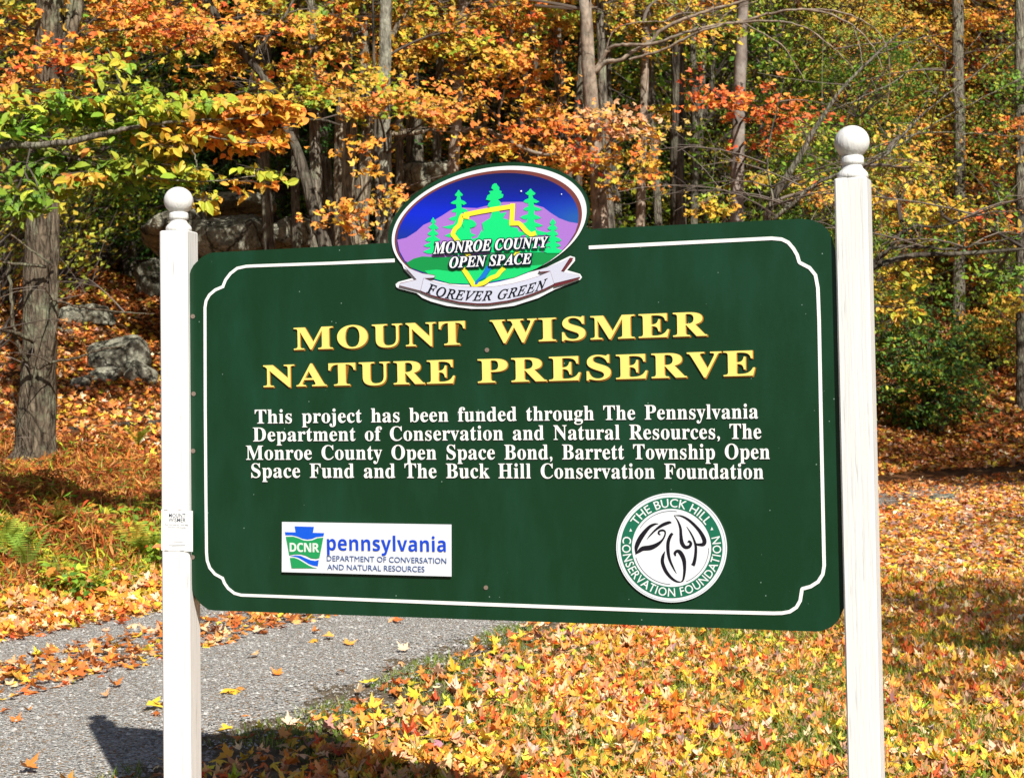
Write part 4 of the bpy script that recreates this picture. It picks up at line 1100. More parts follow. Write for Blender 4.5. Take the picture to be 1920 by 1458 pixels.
# the maple stand behind the sign
tree('maple_tree', 'dark leaning trunk slanting across to the ledge, orange maple leaves above',
     [(612, 475), (600, 440), (585, 380), (566, 310), (548, 262), (530, 225), (498, 150), (462, 108), (425, 60), (392, 5), (370, -60)], 21.0, [26, 24, 22, 20, 18, 17, 16, 15, 15, 14, 13], BARK_DARK, 13,
     blobs=[(470, 60, 120, 60, 1.0, 0, 11, pOR), (400, 140, 90, 40, 0.8, 0.4, 6, pORR), (560, 40, 100, 60, 1.0, 0.5, 9, pMAP), (330, 30, 110, 60, 1.2, 0.8, 8, pORR), (430, -40, 150, 60, 1.2, 0, 6, pMAP)],
     extra=[([(540, 250, 21), (560, 230, 20.9), (600, 225, 20.8), (640, 235, 20.8)], [8, 6, 5, 4]), ([(470, 115, 21), (510, 60, 20.9), (540, 20, 20.9), (560, -20, 20.9)], [8, 6, 5, 4]),
            ([(420, 60, 21), (360, 70, 20.8), (300, 110, 20.7), (240, 150, 20.6)], [7, 5, 4, 3])],
     top=(10, 3, 4, pMAP), bare=8, up=4, nleaf=24)
tree('maple_tree', 'straight grey trunk close beside the dark leaning one',
     [(592, 470), (592, 380), (590, 260), (590, 140), (584, 20), (580, -60)], 22.5, [23, 22, 20, 18, 15, 13], BARK, 14,
     blobs=[(560, 120, 90, 50, 0.9, -0.6, 9, pMAP), (620, 160, 80, 50, 0.9, -0.8, 9, pMAP), (640, 60, 90, 60, 1.0, -0.3, 9, pOR), (560, 185, 70, 30, 0.6, -1.2, 4, pYG)],
     bare=5, up=7, top=(10, 3, 12, pMAP))
tree('cedar_tree', 'shaggy dark brown trunk in the tight clump behind the sign',
     [(642, 470), (640, 400), (638, 320), (640, 240), (650, 120), (655, -60)], 23.5, [30, 26, 24, 22, 20, 18], BARK_SHAG, 15,
     blobs=[(610, 270, 40, 40, 0.6, 0.6, 3, pDG)], rough=0.14, top=(10, 3, 8, pMAP), bare=6, up=5)
tree('cedar_tree', 'pale shaggy trunk split in two stems in the clump behind the sign',
     [(672, 470), (676, 410), (682, 330), (690, 240), (686, 140), (678, 20), (676, -60)], 23.8, [36, 32, 30, 26, 24, 20, 18], BARK_SHAG, 16,
     extra=[([(672, 470, 23.7), (660, 400, 23.6), (656, 330, 23.5), (662, 240, 23.5), (668, 160, 23.5)], [24, 20, 18, 16, 14]),
            ([(700, 254, 23.6), (730, 252, 23.4), (765, 250, 23.3), (800, 246, 23.2), (830, 236, 23.1)], [12, 11, 10, 8, 6]), ([(690, 240, 23.6), (700, 200, 23.5), (715, 120, 23.5), (740, 60, 23.5), (775, 0, 23.4)], [10, 12, 12, 11, 10])],
     blobs=[(760, 90, 90, 50, 0.9, -1.2, 8, pMAP), (700, 110, 70, 50, 0.8, -1.4, 6, pMAP)], rough=0.14, top=(10, 3, 8, pMAP), bare=6, up=5)
tree('maple_tree', 'grey lichen-flecked trunk just beside the emblem, bare up to the leaves',
     [(722, 470), (722, 400), (722, 300), (721, 200), (722, 100), (724, 0), (724, -60)], 21.5, [30, 28, 27, 26, 24, 22, 20], barkmat('lichen_bark', (0.07, 0.065, 0.05), (0.27, 0.255, 0.20), (0.38, 0.38, 0.30), zs=0.3, sc=22, bump=0.5), 17,
     blobs=[(690, 190, 80, 40, 0.9, -1.5, 9, pMAP), (780, 180, 80, 50, 0.9, -1.2, 9, pMAP), (830, 210, 70, 45, 0.8, -1.4, 7, pOR), (650, 395, 80, 40, 0.6, -1.8, 6, pOR), (700, 370, 60, 30, 0.5, -1.6, 3, pMAP), (680, 280, 40, 25, 0.4, -2, 3, pORR)],
     bare=4, up=7, top=(10, 3, 12, pMAP))
tree('sapling_tree', 'very thin brown sapling stem beside the lichen-flecked trunk',
     [(708, 470), (707, 360), (704, 260), (703, 180), (700, 60)], 21.0, [9, 8, 7, 6, 5], BARK_DARK, 18, blobs=[(690, 150, 60, 40, 0.6, 0, 4, pMAP)], up=2)
tree('maple_tree', 'slim smooth pale trunk rising straight over the top of the emblem',
     [(846, 480), (850, 315), (856, 230), (862, 130), (868, 30), (870, -60)], 24.0, [22, 21, 20, 19, 18, 17], BARK_PINK, 19,
     blobs=[(900, 60, 100, 60, 1.0, -1, 11, pMAP), (940, 130, 90, 55, 1.0, -1.2, 11, pOR), (820, 70, 80, 60, 1.0, -0.8, 9, pMAP), (870, 180, 70, 40, 0.8, -1.5, 6, pOR), (960, 40, 90, 60, 1.0, -1, 9, pORR), (900, 280, 70, 40, 0.6, -1.0, 6, pOR)],
     extra=[([(856, 250, 24), (900, 240, 23.5), (950, 262, 23.3), (1000, 285, 23.2), (1050, 292, 23.1), (1100, 295, 23)], [6, 8, 8, 7, 6, 4]), ([(950, 262, 23.3), (935, 230, 23.2), (945, 170, 23.2), (955, 140, 23.2)], [5, 5, 4, 3])],
     bare=4, up=6, top=(10, 3, 4, pOR))
tree('maple_tree', 'grey mossy trunk among orange leaves between the emblem and the peeling trunk',
     [(1064, 480), (1062, 330), (1056, 240), (1048, 150), (1042, 60), (1040, -60)], 25.5, [24, 22, 21, 21, 20, 19], BARK, 20,
     blobs=[(1000, 100, 80, 60, 1.0, -1.5, 10, pORR), (1020, 190, 70, 50, 0.9, -1.8, 9, pOR), (980, 240, 80, 50, 0.9, -2, 9, pORR), (1060, 290, 60, 45, 0.8, -2, 7, pOR), (1020, 320, 70, 30, 0.6, -2.2, 5, pOR), (1040, 40, 80, 50, 1.0, -1, 8, pMAP), (900, 330, 60, 30, .6, -1.4, 4, pOR)],
     bare=4, up=7, top=(10, 3, 4, pOR))
tree('birch_tree', 'tan peeling trunk with long bare limbs arching away over the sign',
     [(1130, 480), (1125, 420), (1121, 340), (1114, 250), (1107, 170), (1101, 80), (1097, 0), (1095, -60)], 22.0, [33, 31, 30, 28, 27, 25, 23, 22], BARK_PINK, 21,
     extra=[([(1112, 140, 22), (1135, 118, 21.9), (1165, 112, 21.8), (1190, 95, 21.8), (1215, 82, 21.7), (1245, 54, 21.6), (1300, 30, 21.5), (1350, 14, 21.4), (1400, 0, 21.3), (1460, -25, 21.2)], [16, 14, 12, 12, 12, 11, 10, 9, 8, 6]),
            ([(1115, 132, 22), (1132, 105, 21.9), (1150, 86, 21.8), (1180, 84, 21.7), (1225, 82, 21.6), (1290, 60, 21.4), (1345, 47, 21.3), (1400, 38, 21.2), (1450, 24, 21.1), (1500, 18, 21.0), (1550, 25, 20.9), (1600, 50, 20.9), (1635, 85, 20.8), (1655, 130, 20.8)], [12, 12, 11, 10, 10, 9, 8, 8, 7, 7, 6, 5, 4, 3]),
            ([(1180, 112, 21.8), (1240, 95, 21.6), (1290, 70, 21.4), (1340, 50, 21.2), (1390, 42, 21.1), (1450, 40, 21), (1500, 48, 20.9), (1550, 80, 20.9), (1585, 112, 20.8), (1600, 130, 20.8)], [8, 8, 8, 7, 7, 6, 5, 4, 3, 3]),
            ([(1500, 18, 21), (1560, 20, 20.9), (1620, 40, 20.8), (1660, 80, 20.8), (1668, 150, 20.8), (1662, 200, 20.8)], [5, 5, 4, 4, 3, 2]),
            ([(1600, 50, 20.9), (1612, 90, 20.8), (1618, 130, 20.8)], [3, 3, 2]), ([(1390, 42, 21.1), (1460, 80, 20.9), (1490, 120, 20.8), (1510, 150, 20.8)], [4, 4, 3, 2]),
            ([(1130, 110, 22), (1150, 60, 21.9), (1185, 44, 21.8), (1250, 40, 21.7)], [5, 4, 4, 3]), ([(1345, 47, 21.3), (1370, 20, 21.3), (1420, 2, 21.2)], [5, 4, 3])],
     blobs=[(1110, 215, 60, 35, 0.7, -0.8, 6, pPALE), (1180, 235, 90, 35, 0.7, -0.9, 8, pPALE), (1090, 300, 70, 50, 0.8, -1, 9, pORR), (1170, 290, 60, 40, 0.7, -0.9, 5, pOR), (1060, 250, 60, 40, 0.7, -1, 5, pORR), (1160, 340, 50, 30, 0.5, -0.8, 4, pOR), (1230, 250, 50, 30, 0.5, -0.8, 3, pPALE)],
     top=(10, 3, 8, pMAP), bare=5, up=8, nleaf=18, twig=TWIGP, limb_w=0.62)
tree('maple_tree', 'thin dark mossy trunk half hidden behind the tan peeling one',
     [(1146, 480), (1142, 380), (1134, 250), (1128, 120), (1124, 0), (1122, -60)], 23.5, [19, 18, 17, 16, 16, 15], BARK, 22, blobs=[(1150, 20, 60, 40, 1, 0, 4, pMAP)], top=(10, 3, 8, pMAP), bare=2, up=8)
tree('birch_tree', 'slim upright tan trunk crossed by the long bare limbs',
     [(1198, 480), (1201, 400), (1205, 260), (1209, 130), (1212, 10), (1213, -60)], 26.0, [19, 18, 17, 16, 16, 15], BARK_PINK, 23,
     blobs=[(1190, 30, 70, 40, 1, -0.5, 5, pYEL), (1230, 320, 60, 40, 0.8, -0.3, 4, pOR)], bare=3, up=8, top=(10, 3, 8, pOLV))
tree('oak_tree', 'stout dark fissured trunk behind the sign board, leafless low down',
     [(1276, 480), (1273, 420), (1270, 300), (1271, 200), (1269, 100), (1266, 0), (1265, -60)], 26.5, [32, 30, 27, 26, 25, 24, 22], BARK_DARK, 24,
     blobs=[(1290, 130, 60, 50, 1, 1.0, 4, pOLV), (1240, 210, 50, 30, 0.6, 0.8, 3, pYEL), (1310, 60, 60, 40, 1, 1, 4, pOLV)], bare=2, up=8, top=(10, 3, 8, pOLV))
tree('beech_tree', 'smooth grey-brown beech trunk with rust-red leaves at its side',
     [(1378, 480), (1381, 400), (1384, 280), (1388, 150), (1391, 40), (1394, -60)], 24.5, [28, 26, 25, 24, 22, 21], barkmat('smooth_beech_bark', (0.10, 0.08, 0.068), (0.27, 0.225, 0.195), (0.32, 0.30, 0.27), zs=0.8, sc=5, bump=0.2), 25,
     blobs=[(1330, 165, 80, 35, 0.8, -1.2, 8, pRED), (1420, 190, 90, 45, 0.8, -1.4, 9, pRED), (1480, 220, 80, 45, 0.9, -1.6, 8, pRED), (1440, 260, 80, 40, 0.8, -1.4, 6, mixpal((REDOR, .5), (OLIVE, .5))), (1400, 330, 70, 40, 0.8, 0.6, 6, pYG), (1350, 385, 90, 22, 0.6, -1.4, 6, pYEL)],
     bare=3, up=8, top=(10, 3, 4, pRED), nleaf=20)
tree('maple_tree', 'upright pale trunk standing on the leafy slope above the dark green bush',
     [(1797, 640), (1798, 560), (1799, 450), (1799, 300), (1797, 150), (1795, 20), (1794, -60)], 40.0, [25, 23, 22, 21, 21, 21, 20], BARK, 26,
     blobs=[(1720, 150, 70, 50, 1.4, -2, 8, pOLV), (1880, 100, 70, 60, 1.6, 1.5, 9, pMIX), (1700, 60, 80, 50, 1.4, -1, 8, pGOLD), (1860, 30, 60, 40, 1.4, 1, 6, pOR), (1870, 330, 50, 35, 1.0, -1, 5, pORR), (1740, 320, 40, 30, 0.8, -1, 3, pORR)],
     size=0.12, bare=5, up=8, spread=0.6, top=(10, 4, 6, pGOLD))
tree('maple_tree', 'shaded grey trunk at the very edge of the view on the leafy slope',
     [(1917, 600), (1916, 480), (1914, 330), (1913, 190), (1912, 60), (1912, -60)], 35.0, [22, 21, 20, 19, 18, 17], BARK, 27,
     blobs=[(1900, 240, 60, 50, 1.2, -1, 7, pOR), (1930, 150, 80, 60, 1.4, -1, 9, pGRN), (1890, 560, 60, 25, 0.8, -2, 6, pYEL)], size=0.12, bare=3, up=8, spread=0.6)
tree('dogwood_tree', 'multi-stemmed small tree with crooked grey limbs leaning up behind the round-topped post',
     [(1432, 470), (1440, 400), (1462, 350), (1490, 310), (1515, 265), (1545, 215), (1580, 165), (1640, 105), (1700, 50)], 16.5, [15, 14, 12, 11, 10, 8, 6, 5, 3], BARK, 28, dY=-0.5, limb_w=0.62,
     extra=[([(1440, 420, 16.4), (1448, 370, 16.3), (1440, 320, 16.3), (1442, 270, 16.2), (1455, 210, 16.2), (1470, 150, 16.1)], [8, 7, 6, 5, 4, 3]),
            ([(1450, 410, 16.3), (1490, 380, 16.2), (1530, 345, 16.1), (1600, 318, 16), (1660, 290, 15.9), (1700, 245, 15.9), (1760, 190, 15.8), (1840, 130, 15.8), (1930, 60, 15.7)], [13, 12, 11, 10, 9, 8, 6, 5, 3]),
            ([(1455, 405, 16.3), (1500, 365, 16.2), (1545, 345, 16.1), (1580, 338, 16)], [7, 6, 5, 3]),
            ([(1600, 318, 16), (1700, 262, 15.9), (1800, 205, 15.8), (1930, 140, 15.7)], [6, 5, 4, 3]),
            ([(1630, 280, 16), (1720, 250, 15.9), (1820, 250, 15.8), (1930, 258, 15.7)], [4, 4, 3, 2]),
            ([(1480, 330, 16.3), (1500, 345, 16.1), (1545, 320, 16), (1590, 312, 16)], [5, 5, 4, 3]),
            ([(1545, 215, 16.2), (1600, 190, 16), (1680, 150, 15.9), (1760, 90, 15.9)], [6, 5, 4, 3]), ([(1640, 105, 16), (1700, 80, 15.9), (1780, 60, 15.9)], [4, 3, 2]), ([(1700, 245, 15.9), (1760, 160, 15.9), (1840, 60, 15.8)], [4, 3, 3])],
     blobs=[(1500, 330, 60, 40, 0.7, 1.0, 16, pYG), (1530, 250, 50, 40, 0.6, 0.8, 12, pYG), (1545, 365, 50, 25, 0.4, 0.5, 10, pOR), (1700, 330, 90, 40, 0.8, 0.8, 22, mixpal((ORANGE, .5), (YGREEN, .5))), (1690, 400, 60, 30, 0.6, 0.5, 14, pYG), (1700, 260, 60, 40, .6, .8, 10, pYEL)],
     bare=14, up=0, nleaf=14, size=0.07, tmpls=T_OVAL, spread=0.3, twig=TWIGP, cat='tree')
tree('dogwood_tree', 'low spreading branches with gold leaves reaching out just past the round-topped post',
     [(1560, 600), (1590, 540), (1630, 505), (1670, 490), (1720, 478), (1800, 476), (1880, 470), (1940, 465)], 14.5, [14, 13, 12, 11, 10, 8, 6, 4], BARK_DARK, 29,
     extra=[([(1630, 505, 14.4), (1660, 470, 14.3), (1720, 462, 14.2), (1780, 468, 14.2), (1830, 460, 14.2), (1930, 440, 14.1)], [8, 7, 6, 5, 4, 3]), ([(1640, 500, 14.4), (1700, 430, 14.2), (1760, 425, 14.2), (1850, 400, 14.1), (1930, 396, 14.1)], [6, 5, 4, 3, 2]),
            ([(1720, 462, 14.2), (1700, 430, 14.2), (1690, 415, 14.2)], [4, 3, 2])],
     blobs=[(1680, 370, 60, 40, 0.5, 0.3, 16, pGOLD), (1760, 390, 60, 30, 0.5, 0.5, 14, pYEL), (1850, 430, 80, 50, 0.7, 1.0, 18, mixpal((REDOR, .4), (GREEN, .6))), (1680, 520, 40, 30, 0.4, 0.6, 12, pYEL), (1870, 520, 60, 40, 0.6, 0.8, 16, pGRN), (1690, 580, 50, 20, 0.4, 0.6, 10, pYEL)],
     bare=8, up=0, nleaf=14, size=0.075, tmpls=T_OVAL, spread=0.3)

# ------------------------------------------------------------------ woods behind: trees copied from a few grown kinds
def wood_tree(seed, name, h, r, pal, mat, size, ns, tmpls=T_RHOMB, conifer=False, low=0.18):
    rng = np.random.default_rng(seed)
    root = thing(name, '', 'tree')
    mb = MB()
    n = 10; zz = np.linspace(-0.4, h, n)
    P = np.c_[np.cumsum(rng.normal(0, 0.10, n)), np.cumsum(rng.normal(0, 0.10, n)), zz]; P[:, :2] -= P[0, :2]
    R = np.linspace(h * 0.013, 0.02, n)
    q = trunk_mesh(mb, P, R, rng, 9, 0.06, 20)
    tr = mb.build('trunk', mat, root, smooth=True)
    mb = MB()
    for _ in range(ns):
        f = rng.uniform(low, 1.0)
        z = h * f
        w = r * (1.02 - f) * 1.15 if conifer else r * (0.55 + 0.6 * math.sin(math.pi * min(1, (f - low) / (1 - low) * 0.85 + 0.1)))
        a = rng.uniform(0, 2 * math.pi); rr = w * math.sqrt(rng.uniform(0.08, 1))
        base = q[min(len(q) - 1, int(max(0, (f - (0.02 if conifer else 0.10))) * (len(q) - 1)))]
        tip = np.array([base[0] + rr * math.cos(a), base[1] + rr * math.sin(a), z - (0.25 * rr if conifer else 0)])
        root_ = base * 0.35 + tip * 0.65 if rr > 0.8 else base
        if rr > 0.8 and rng.random() < 0.6: segs(mb, [base], [root_], 0.022, 0.012, TWIG, 4)
        spray(mb, rng, root_, tip, pal, size * 0.86, tmpls, 32, 0.75, 0.28, TWIG, 0.010, 5, 0.3)
    cr = mb.build('crown', LEAF, root)
    return root, tr, cr
def copy_tree(src, loc, rz, sc, label, group):
    root, tr, cr = src
    c = root.copy(); COL.objects.link(c)
    c.location = loc; c.rotation_euler = (0, 0, rz); c.scale = (sc, sc, sc); c['label'] = label; c['group'] = group
    for k in (tr, cr):
        d = k.copy(); COL.objects.link(d); d.parent = c
    return c
KINDS_ = [
    ('maple_tree', 11, 2.6, pOR, BARK, 0.12, 330, T_STAR, False, 'orange-leaved maple standing within the wood behind the front trunks', 0.12),
    ('maple_tree', 10, 2.5, pGOLD, BARK, 0.13, 320, T_RHOMB, False, 'golden-leaved tree standing within the wood behind the front trunks', 0.10),
    ('hardwood_tree', 12, 2.8, pOLV, BARK_DARK, 0.13, 340, T_RHOMB, False, 'olive-leaved hardwood standing within the wood behind the front trunks', 0.10),
    ('hardwood_tree', 9, 2.4, pGRN, BARK_DARK, 0.13, 330, T_RHOMB, False, 'green-leaved hardwood standing within the wood behind the front trunks', 0.08),
    ('hemlock_tree', 15, 3.2, pDG, BARK_DARK, 0.15, 520, T_RHOMB, True, 'dark green hemlock standing deep in the shade of the wood', 0.05),
    ('maple_tree', 10, 2.5, pRED, BARK, 0.12, 300, T_RHOMB, False, 'rust-red maple standing within the wood behind the front trunks', 0.12)]
protos = []
for i, (nm, h, r, pal, mat, sz, ns, tm, con, lb, low) in enumerate(KINDS_):
    protos.append(wood_tree(300 + i, nm, h, r, pal, mat, sz, ns, tm, con, low))
used = set()
rs = random.Random(77)
# (pixel column, depth, kind)
spots = []
for x, Y, k in ((210, 34, 3), (330, 36, 4), (420, 36, 4), (120, 31, 3), (20, 28, 2), (-60, 24, 2), (250, 33, 4), (520, 33, 4), (590, 38, 4), (650, 34, 3), (700, 38, 4), (790, 33, 4), (760, 42, 4), (840, 37, 2), (900, 35, 4), (940, 34, 0), (980, 40, 4), (1020, 36, 3), (870, 44, 4), (630, 45, 4),
                (1080, 36, 4), (1120, 41, 4), (1170, 44, 4), (1235, 46, 4), (1180, 37, 4), (1220, 40, 3), (1310, 36, 2), (1340, 40, 2), (1330, 33, 3), (1410, 37, 1), (1450, 34, 2), (1470, 42, 0), (1520, 36, 2), (1560, 42, 1), (1600, 34, 3), (1640, 43, 0),
                (1590, 39, 1), (1700, 44, 2), (1740, 47, 0), (1770, 50, 1), (1835, 46, 0), (1865, 44, 2), (1900, 48, 1), (1960, 42, 0), (2000, 38, 3), (1850, 54, 0), (1620, 50, 1), (1700, 55, 0), (1500, 52, 0), (1420, 54, 1), (1300, 52, 4), (1380, 48, 2),
                (60, 38, 4), (160, 40, 4), (280, 44, 2), (380, 46, 4), (470, 46, 4), (560, 48, 4), (660, 48, 4), (840, 50, 4), (920, 47, 4), (1020, 47, 4), (-80, 34, 1), (-150, 40, 2), (2080, 46, 1), (1545, 46, 5), (1430, 41, 5), (1915, 45, 5), (100, 46, 4), (330, 50, 4), (740, 52, 4)):
    spots.append((x, Y, k))
for x, Y, k in spots:
    p = P3(x, 700, Y); z = g1(p[0], p[1])
    sc = rs.uniform(0.85, 1.2); rz = rs.uniform(0, 6.28)
    lb = KINDS_[k][9]
    if k not in used:
        used.add(k); root = protos[k][0]; root.location = (p[0], p[1], z); root.rotation_euler = (0, 0, rz); root['label'] = lb; root['group'] = 'wood behind the sign'
    else:
        copy_tree(protos[k], (p[0], p[1], z), rz, sc, lb, 'wood behind the sign')
pole = wood_tree(399, 'pole_tree', 17, 2.4, pMIX, BARK, 0.12, 170, T_RHOMB, False, 0.6)
rs = random.Random(5)
for i, (x, Y) in enumerate(((615, 27), (640, 30), (750, 28), (800, 30), (905, 29), (985, 31), (1090, 30), (1165, 33), (1240, 36), (1318, 33), (1350, 38), (1455, 36), (1560, 39), (1650, 42), (1735, 45), (1872, 43), (440, 33), (495, 29))):
    p = P3(x, 700, Y); loc = (p[0], p[1], g1(p[0], p[1])); lb = 'slender straight-trunked tree in the wood, bare until high up'; sc = rs.uniform(0.8, 1.25)
    if i == 0:
        r_ = pole[0]; r_.location = loc; r_.scale = (sc * 0.6, sc * 0.6, 1); r_['label'] = lb; r_['group'] = 'slender trunks in the wood'
    else:
        c_ = copy_tree(pole, loc, rs.uniform(0, 6.28), sc, lb, 'slender trunks in the wood'); c_.scale = (sc * 0.6, sc * 0.6, 1); c_.rotation_euler = (rs.gauss(0, 0.03), rs.gauss(0, 0.03), rs.uniform(0, 6.28))
for x, Y in ((522, 25.5), (562, 24.6), (607, 24.2), (655, 25.6), (748, 25.0), (772, 27.5), (818, 27), (935, 27.5), (1018, 27), (1086, 26), (1162, 28), (1250, 30), (1295, 31)):
    p = P3(x, 700, Y); c_ = copy_tree(pole, (p[0], p[1], g1(p[0], p[1])), rs.uniform(0, 6.28), 1, 'slim straight trunk in the close clump behind the sign', 'slim trunks close behind the sign')
    k_ = rs.uniform(0.3, 0.48); c_.scale = (k_, k_, 1); c_.rotation_euler = (rs.gauss(0, 0.025), rs.gauss(0, 0.035), rs.uniform(0, 6.28))
# thick far wood that closes the view on the hill
def far_wood():
    rng = np.random.default_rng(9)
    mb = MB()
    N = 26000
    Y = rng.uniform(55, 85, N); X = rng.uniform(-0.42, 0.42, N) * Y
    Z = G(X, Y) + rng.uniform(0, 11, N) ** 1.0
    w = snoise(X, Y + Z, 0.25, 8)
    pal1 = pick(mixpal((DGREEN, .5), (OLIVE, .3), (ORANGE, .2)), N, rng)
    leaves(mb, np.c_[X, Y, Z], rng.uniform(0.35, 0.75, N), pal1, rng, T_RHOMB, up=0.5, sun=0.4, rand=0.8)
    o = mb.build('far_woods', LEAF); tag(o, 'dense far wood closing the view on the hill', 'woods', kind='stuff')
far_wood()
# trees outside the frame whose shade falls on the lawn
for i, (x, y, k, sc) in enumerate(((8.6, 2.5, 1, 1.05), (11.5, 8.5, 0, 1.0), (14, 14, 2, 1.1), (12.5, 19.5, 1, 1.0), (17, 24, 3, 1.1), (10.9, 21.4, 1, 0.95), (12.6, 25.0, 0, 1.0), (14.5, 28.0, 2, 1.0))):
    copy_tree(protos[k], (x, y, g1(x, y)), i * 1.3, sc, 'tall tree beside the lawn whose shade falls across the fallen leaves', 'trees beside the lawn')

# ------------------------------------------------------------------ bush, ferns, rocks, log
def bush(name, label, x, y, Y, rx, ry, rd, pal, ns, seed, size=0.09, tm=T_OVAL, nleaf=22):
    rng = np.random.default_rng(seed)
    if Y is None: Y = hit(x, y + ry * 0.9, 14)[1] + 0.4
    c = P3(x, y, Y); R3 = np.array([rx * Y / F, rd, ry * Y / F])
    gz = g1(c[0], c[1])
    c[2] = max(min(c[2], gz + R3[2] * 1.6), gz + R3[2] * 0.7)
    root = thing(name, label, 'bush', (c[0], c[1], gz))
    O = np.array([c[0], c[1], gz])
    mb, ms = MB(), MB()
    for _ in range(9):
        e = c + R3 * rng.uniform(-0.6, 0.6, 3)
        b = O + np.array([rng.normal(0, 0.15), rng.normal(0, 0.15), -0.1])
        q = bez(b, e, 0.1, rng, 6); tube(ms, q, np.linspace(0.03, 0.01, 6), 6)
    ms.build('stem', BARK_DARK, root, smooth=True, origin=O)
    for _ in range(ns):
        d = rng.normal(0, 1, 3); d /= np.linalg.norm(d)
        p = c + R3 * d * rng.uniform(0.15, 1.5) ** 0.5 * (1 + 0.22 * math.sin(3.1 * d[0] + seed) * math.cos(4.3 * d[2] + seed))
        p[2] = max(p[2], float(G(p[0:1], p[1:2])[0]) + 0.08)
        r0 = c + (p - c) * 0.6; r0[2] -= 0.1
        spray(mb, rng, r0, p, pal, size, tm, nleaf, 0.34, 0.35, TWIG)
    mb.build('crown', LEAF, root, origin=O)
    return root
bush('dark_green_bush', 'large dense dark green bush on the leafy slope beside the white post', 1742, 690, 32.5, 118, 125, 1.3, mixpal((DGREEN, .48), (GREEN, .32), (YGREEN, .15), (YELLOW, .05)), 270, 51, 0.10)
bush('golden_bush', 'low bush with gold and orange leaves on the slope below the pale trunk', 1865, 595, 39.0, 75, 50, 1.0, mixpal((YELLOW, .5), (ORANGE, .3), (GREEN, .2)), 110, 52, 0.10)
bush('green_bush', 'thin green bush hanging over the rock ledge under the beech limb', 275, 425, None, 75, 35, 0.7, mixpal((GREEN, .6), (DGREEN, .2), (ORANGE, .2)), 60, 53, 0.09)
bush('green_bush', 'dark green shrub among the trunk bases behind the emblem', 1240, 395, None, 90, 40, 0.9, mixpal((GREEN, .6), (DGREEN, .3), (YELLOW, .1)), 110, 54, 0.09)
bush('green_bush', 'yellow-green shrub showing just above the board beside the beech trunk', 1400, 385, None, 90, 35, 0.8, mixpal((GREEN, .4), (YGREEN, .3), (YELLOW, .3)), 100, 55, 0.09)
bush('green_bush', 'dim green shrub in the shade between the ledge and the leaning trunk', 500, 330, None, 60, 40, 0.8, mixpal((DGREEN, .7), (GREEN, .3)), 60, 56, 0.09)

def rock(name, label, x, y, Y, w, h, seed, dep=None, sink=0.25, cat='rock', group=None, flat_=0.0, rot=None):
    """an angular stone: hull of scattered points, broken up by noise"""
    rng = np.random.default_rng(seed)
    if name == 'boulder':
        b_ = hit(x, y + h * 0.42, 12); Y = b_[1] + 0.3
    c = P3(x, y, Y); W, H = w * Y / F / 2, h * Y / F / 2; D = dep if dep else W * 0.8
    bm = bmesh.new()
    for _ in range(26):
        d = rng.normal(0, 1, 3); d /= np.linalg.norm(d); d = np.sign(d) * np.abs(d) ** 0.7
        bm.verts.new(Vector((d[0] * W, d[1] * D, d[2] * H)))
    bmesh.ops.convex_hull(bm, input=bm.verts)
    for v in [v for v in bm.verts if not v.link_faces]: bm.verts.remove(v)
    bmesh.ops.bevel(bm, geom=list(bm.edges), offset=0.07 * min(W, H), segments=1, affect='EDGES')
    bmesh.ops.triangulate(bm, faces=bm.faces)
    bmesh.ops.subdivide_edges(bm, edges=bm.edges, cuts=3, use_grid_fill=True)
    s = min(W, H, D)
    for v in bm.verts:
        n_ = mnoise.fractal(Vector(v.co) * (1.3 / s) + Vector((seed, 0, 0)), 0.9, 2.1, 5)
        v.co += v.normal * n_ * 0.11 * s
        v.co.z += 0.05 * s * math.floor(3 * mnoise.noise(Vector(v.co) * (0.8 / s)))
    me = bpy.data.meshes.new(name); bm.to_mesh(me); bm.free()
    for p in me.polygons: p.use_smooth = False
    o = link(name, me, ROCK)
    o.location = c; o.rotation_euler = rot or (rng.normal(0, 0.12), rng.normal(0, 0.15), rng.uniform(0, 6.28) if flat_ else rng.normal(0, 0.3))
    return tag(o, label, cat, group)
rock('boulder', 'large pale grey boulder on the leaf-covered bank between the thick maple and the post', 222, 668, 21.5, 125, 100, 1)
rock('boulder', 'brownish slanting slab lying against the large pale boulder', 264, 702, 20.8, 72, 48, 2, rot=(0.1, 0.5, 0.2))
rock('boulder', 'flat grey rock on the leaf litter below the large pale boulder', 195, 706, 20.2, 70, 40, 3)
rock('boulder', 'low mossy stone nearest the thick maple trunk', 150, 722, 19.6, 60, 34, 4)
rock('boulder', 'dark broken rock standing above the large pale boulder', 165, 592, 24.0, 115, 50, 5)
rock('boulder', 'small pale stone between the dark broken rock and the large pale boulder', 122, 622, 22.5, 40, 18, 6)
rock('boulder', 'small grey stone sunk in leaves beneath the slanting slab', 240, 765, 18.6, 38, 16, 7)
rock('boulder', 'squarish dark rock hard against the edge of the white post', 285, 525, 25.0, 70, 85, 8)
rock('boulder', 'flat stone at the top of the gap beside the thin second stem', 140, 490, 26.5, 60, 36, 9)
rock('rock_ledge', 'dark grey cliff block above the sloping top corner of the sign', 440, 445, 27.0, 150, 95, 10, dep=1.0, cat='rock')
rock('rock_ledge', 'pale lichened cliff block next to the leaning trunk', 545, 440, 26.2, 80, 75, 11, dep=0.8)
rock('rock_ledge', 'shadowed cliff block directly behind the ball-topped post', 330, 425, 27.5, 130, 90, 12, dep=1.0)
rock('rock_ledge', 'narrow upper shelf of the cliff under the trees', 420, 385, 28.5, 200, 40, 13, dep=0.9)
rock('rock_ledge', 'grey rock showing between the lichen-flecked trunk and the emblem', 800, 330, 27.0, 110, 60, 14, dep=0.9)
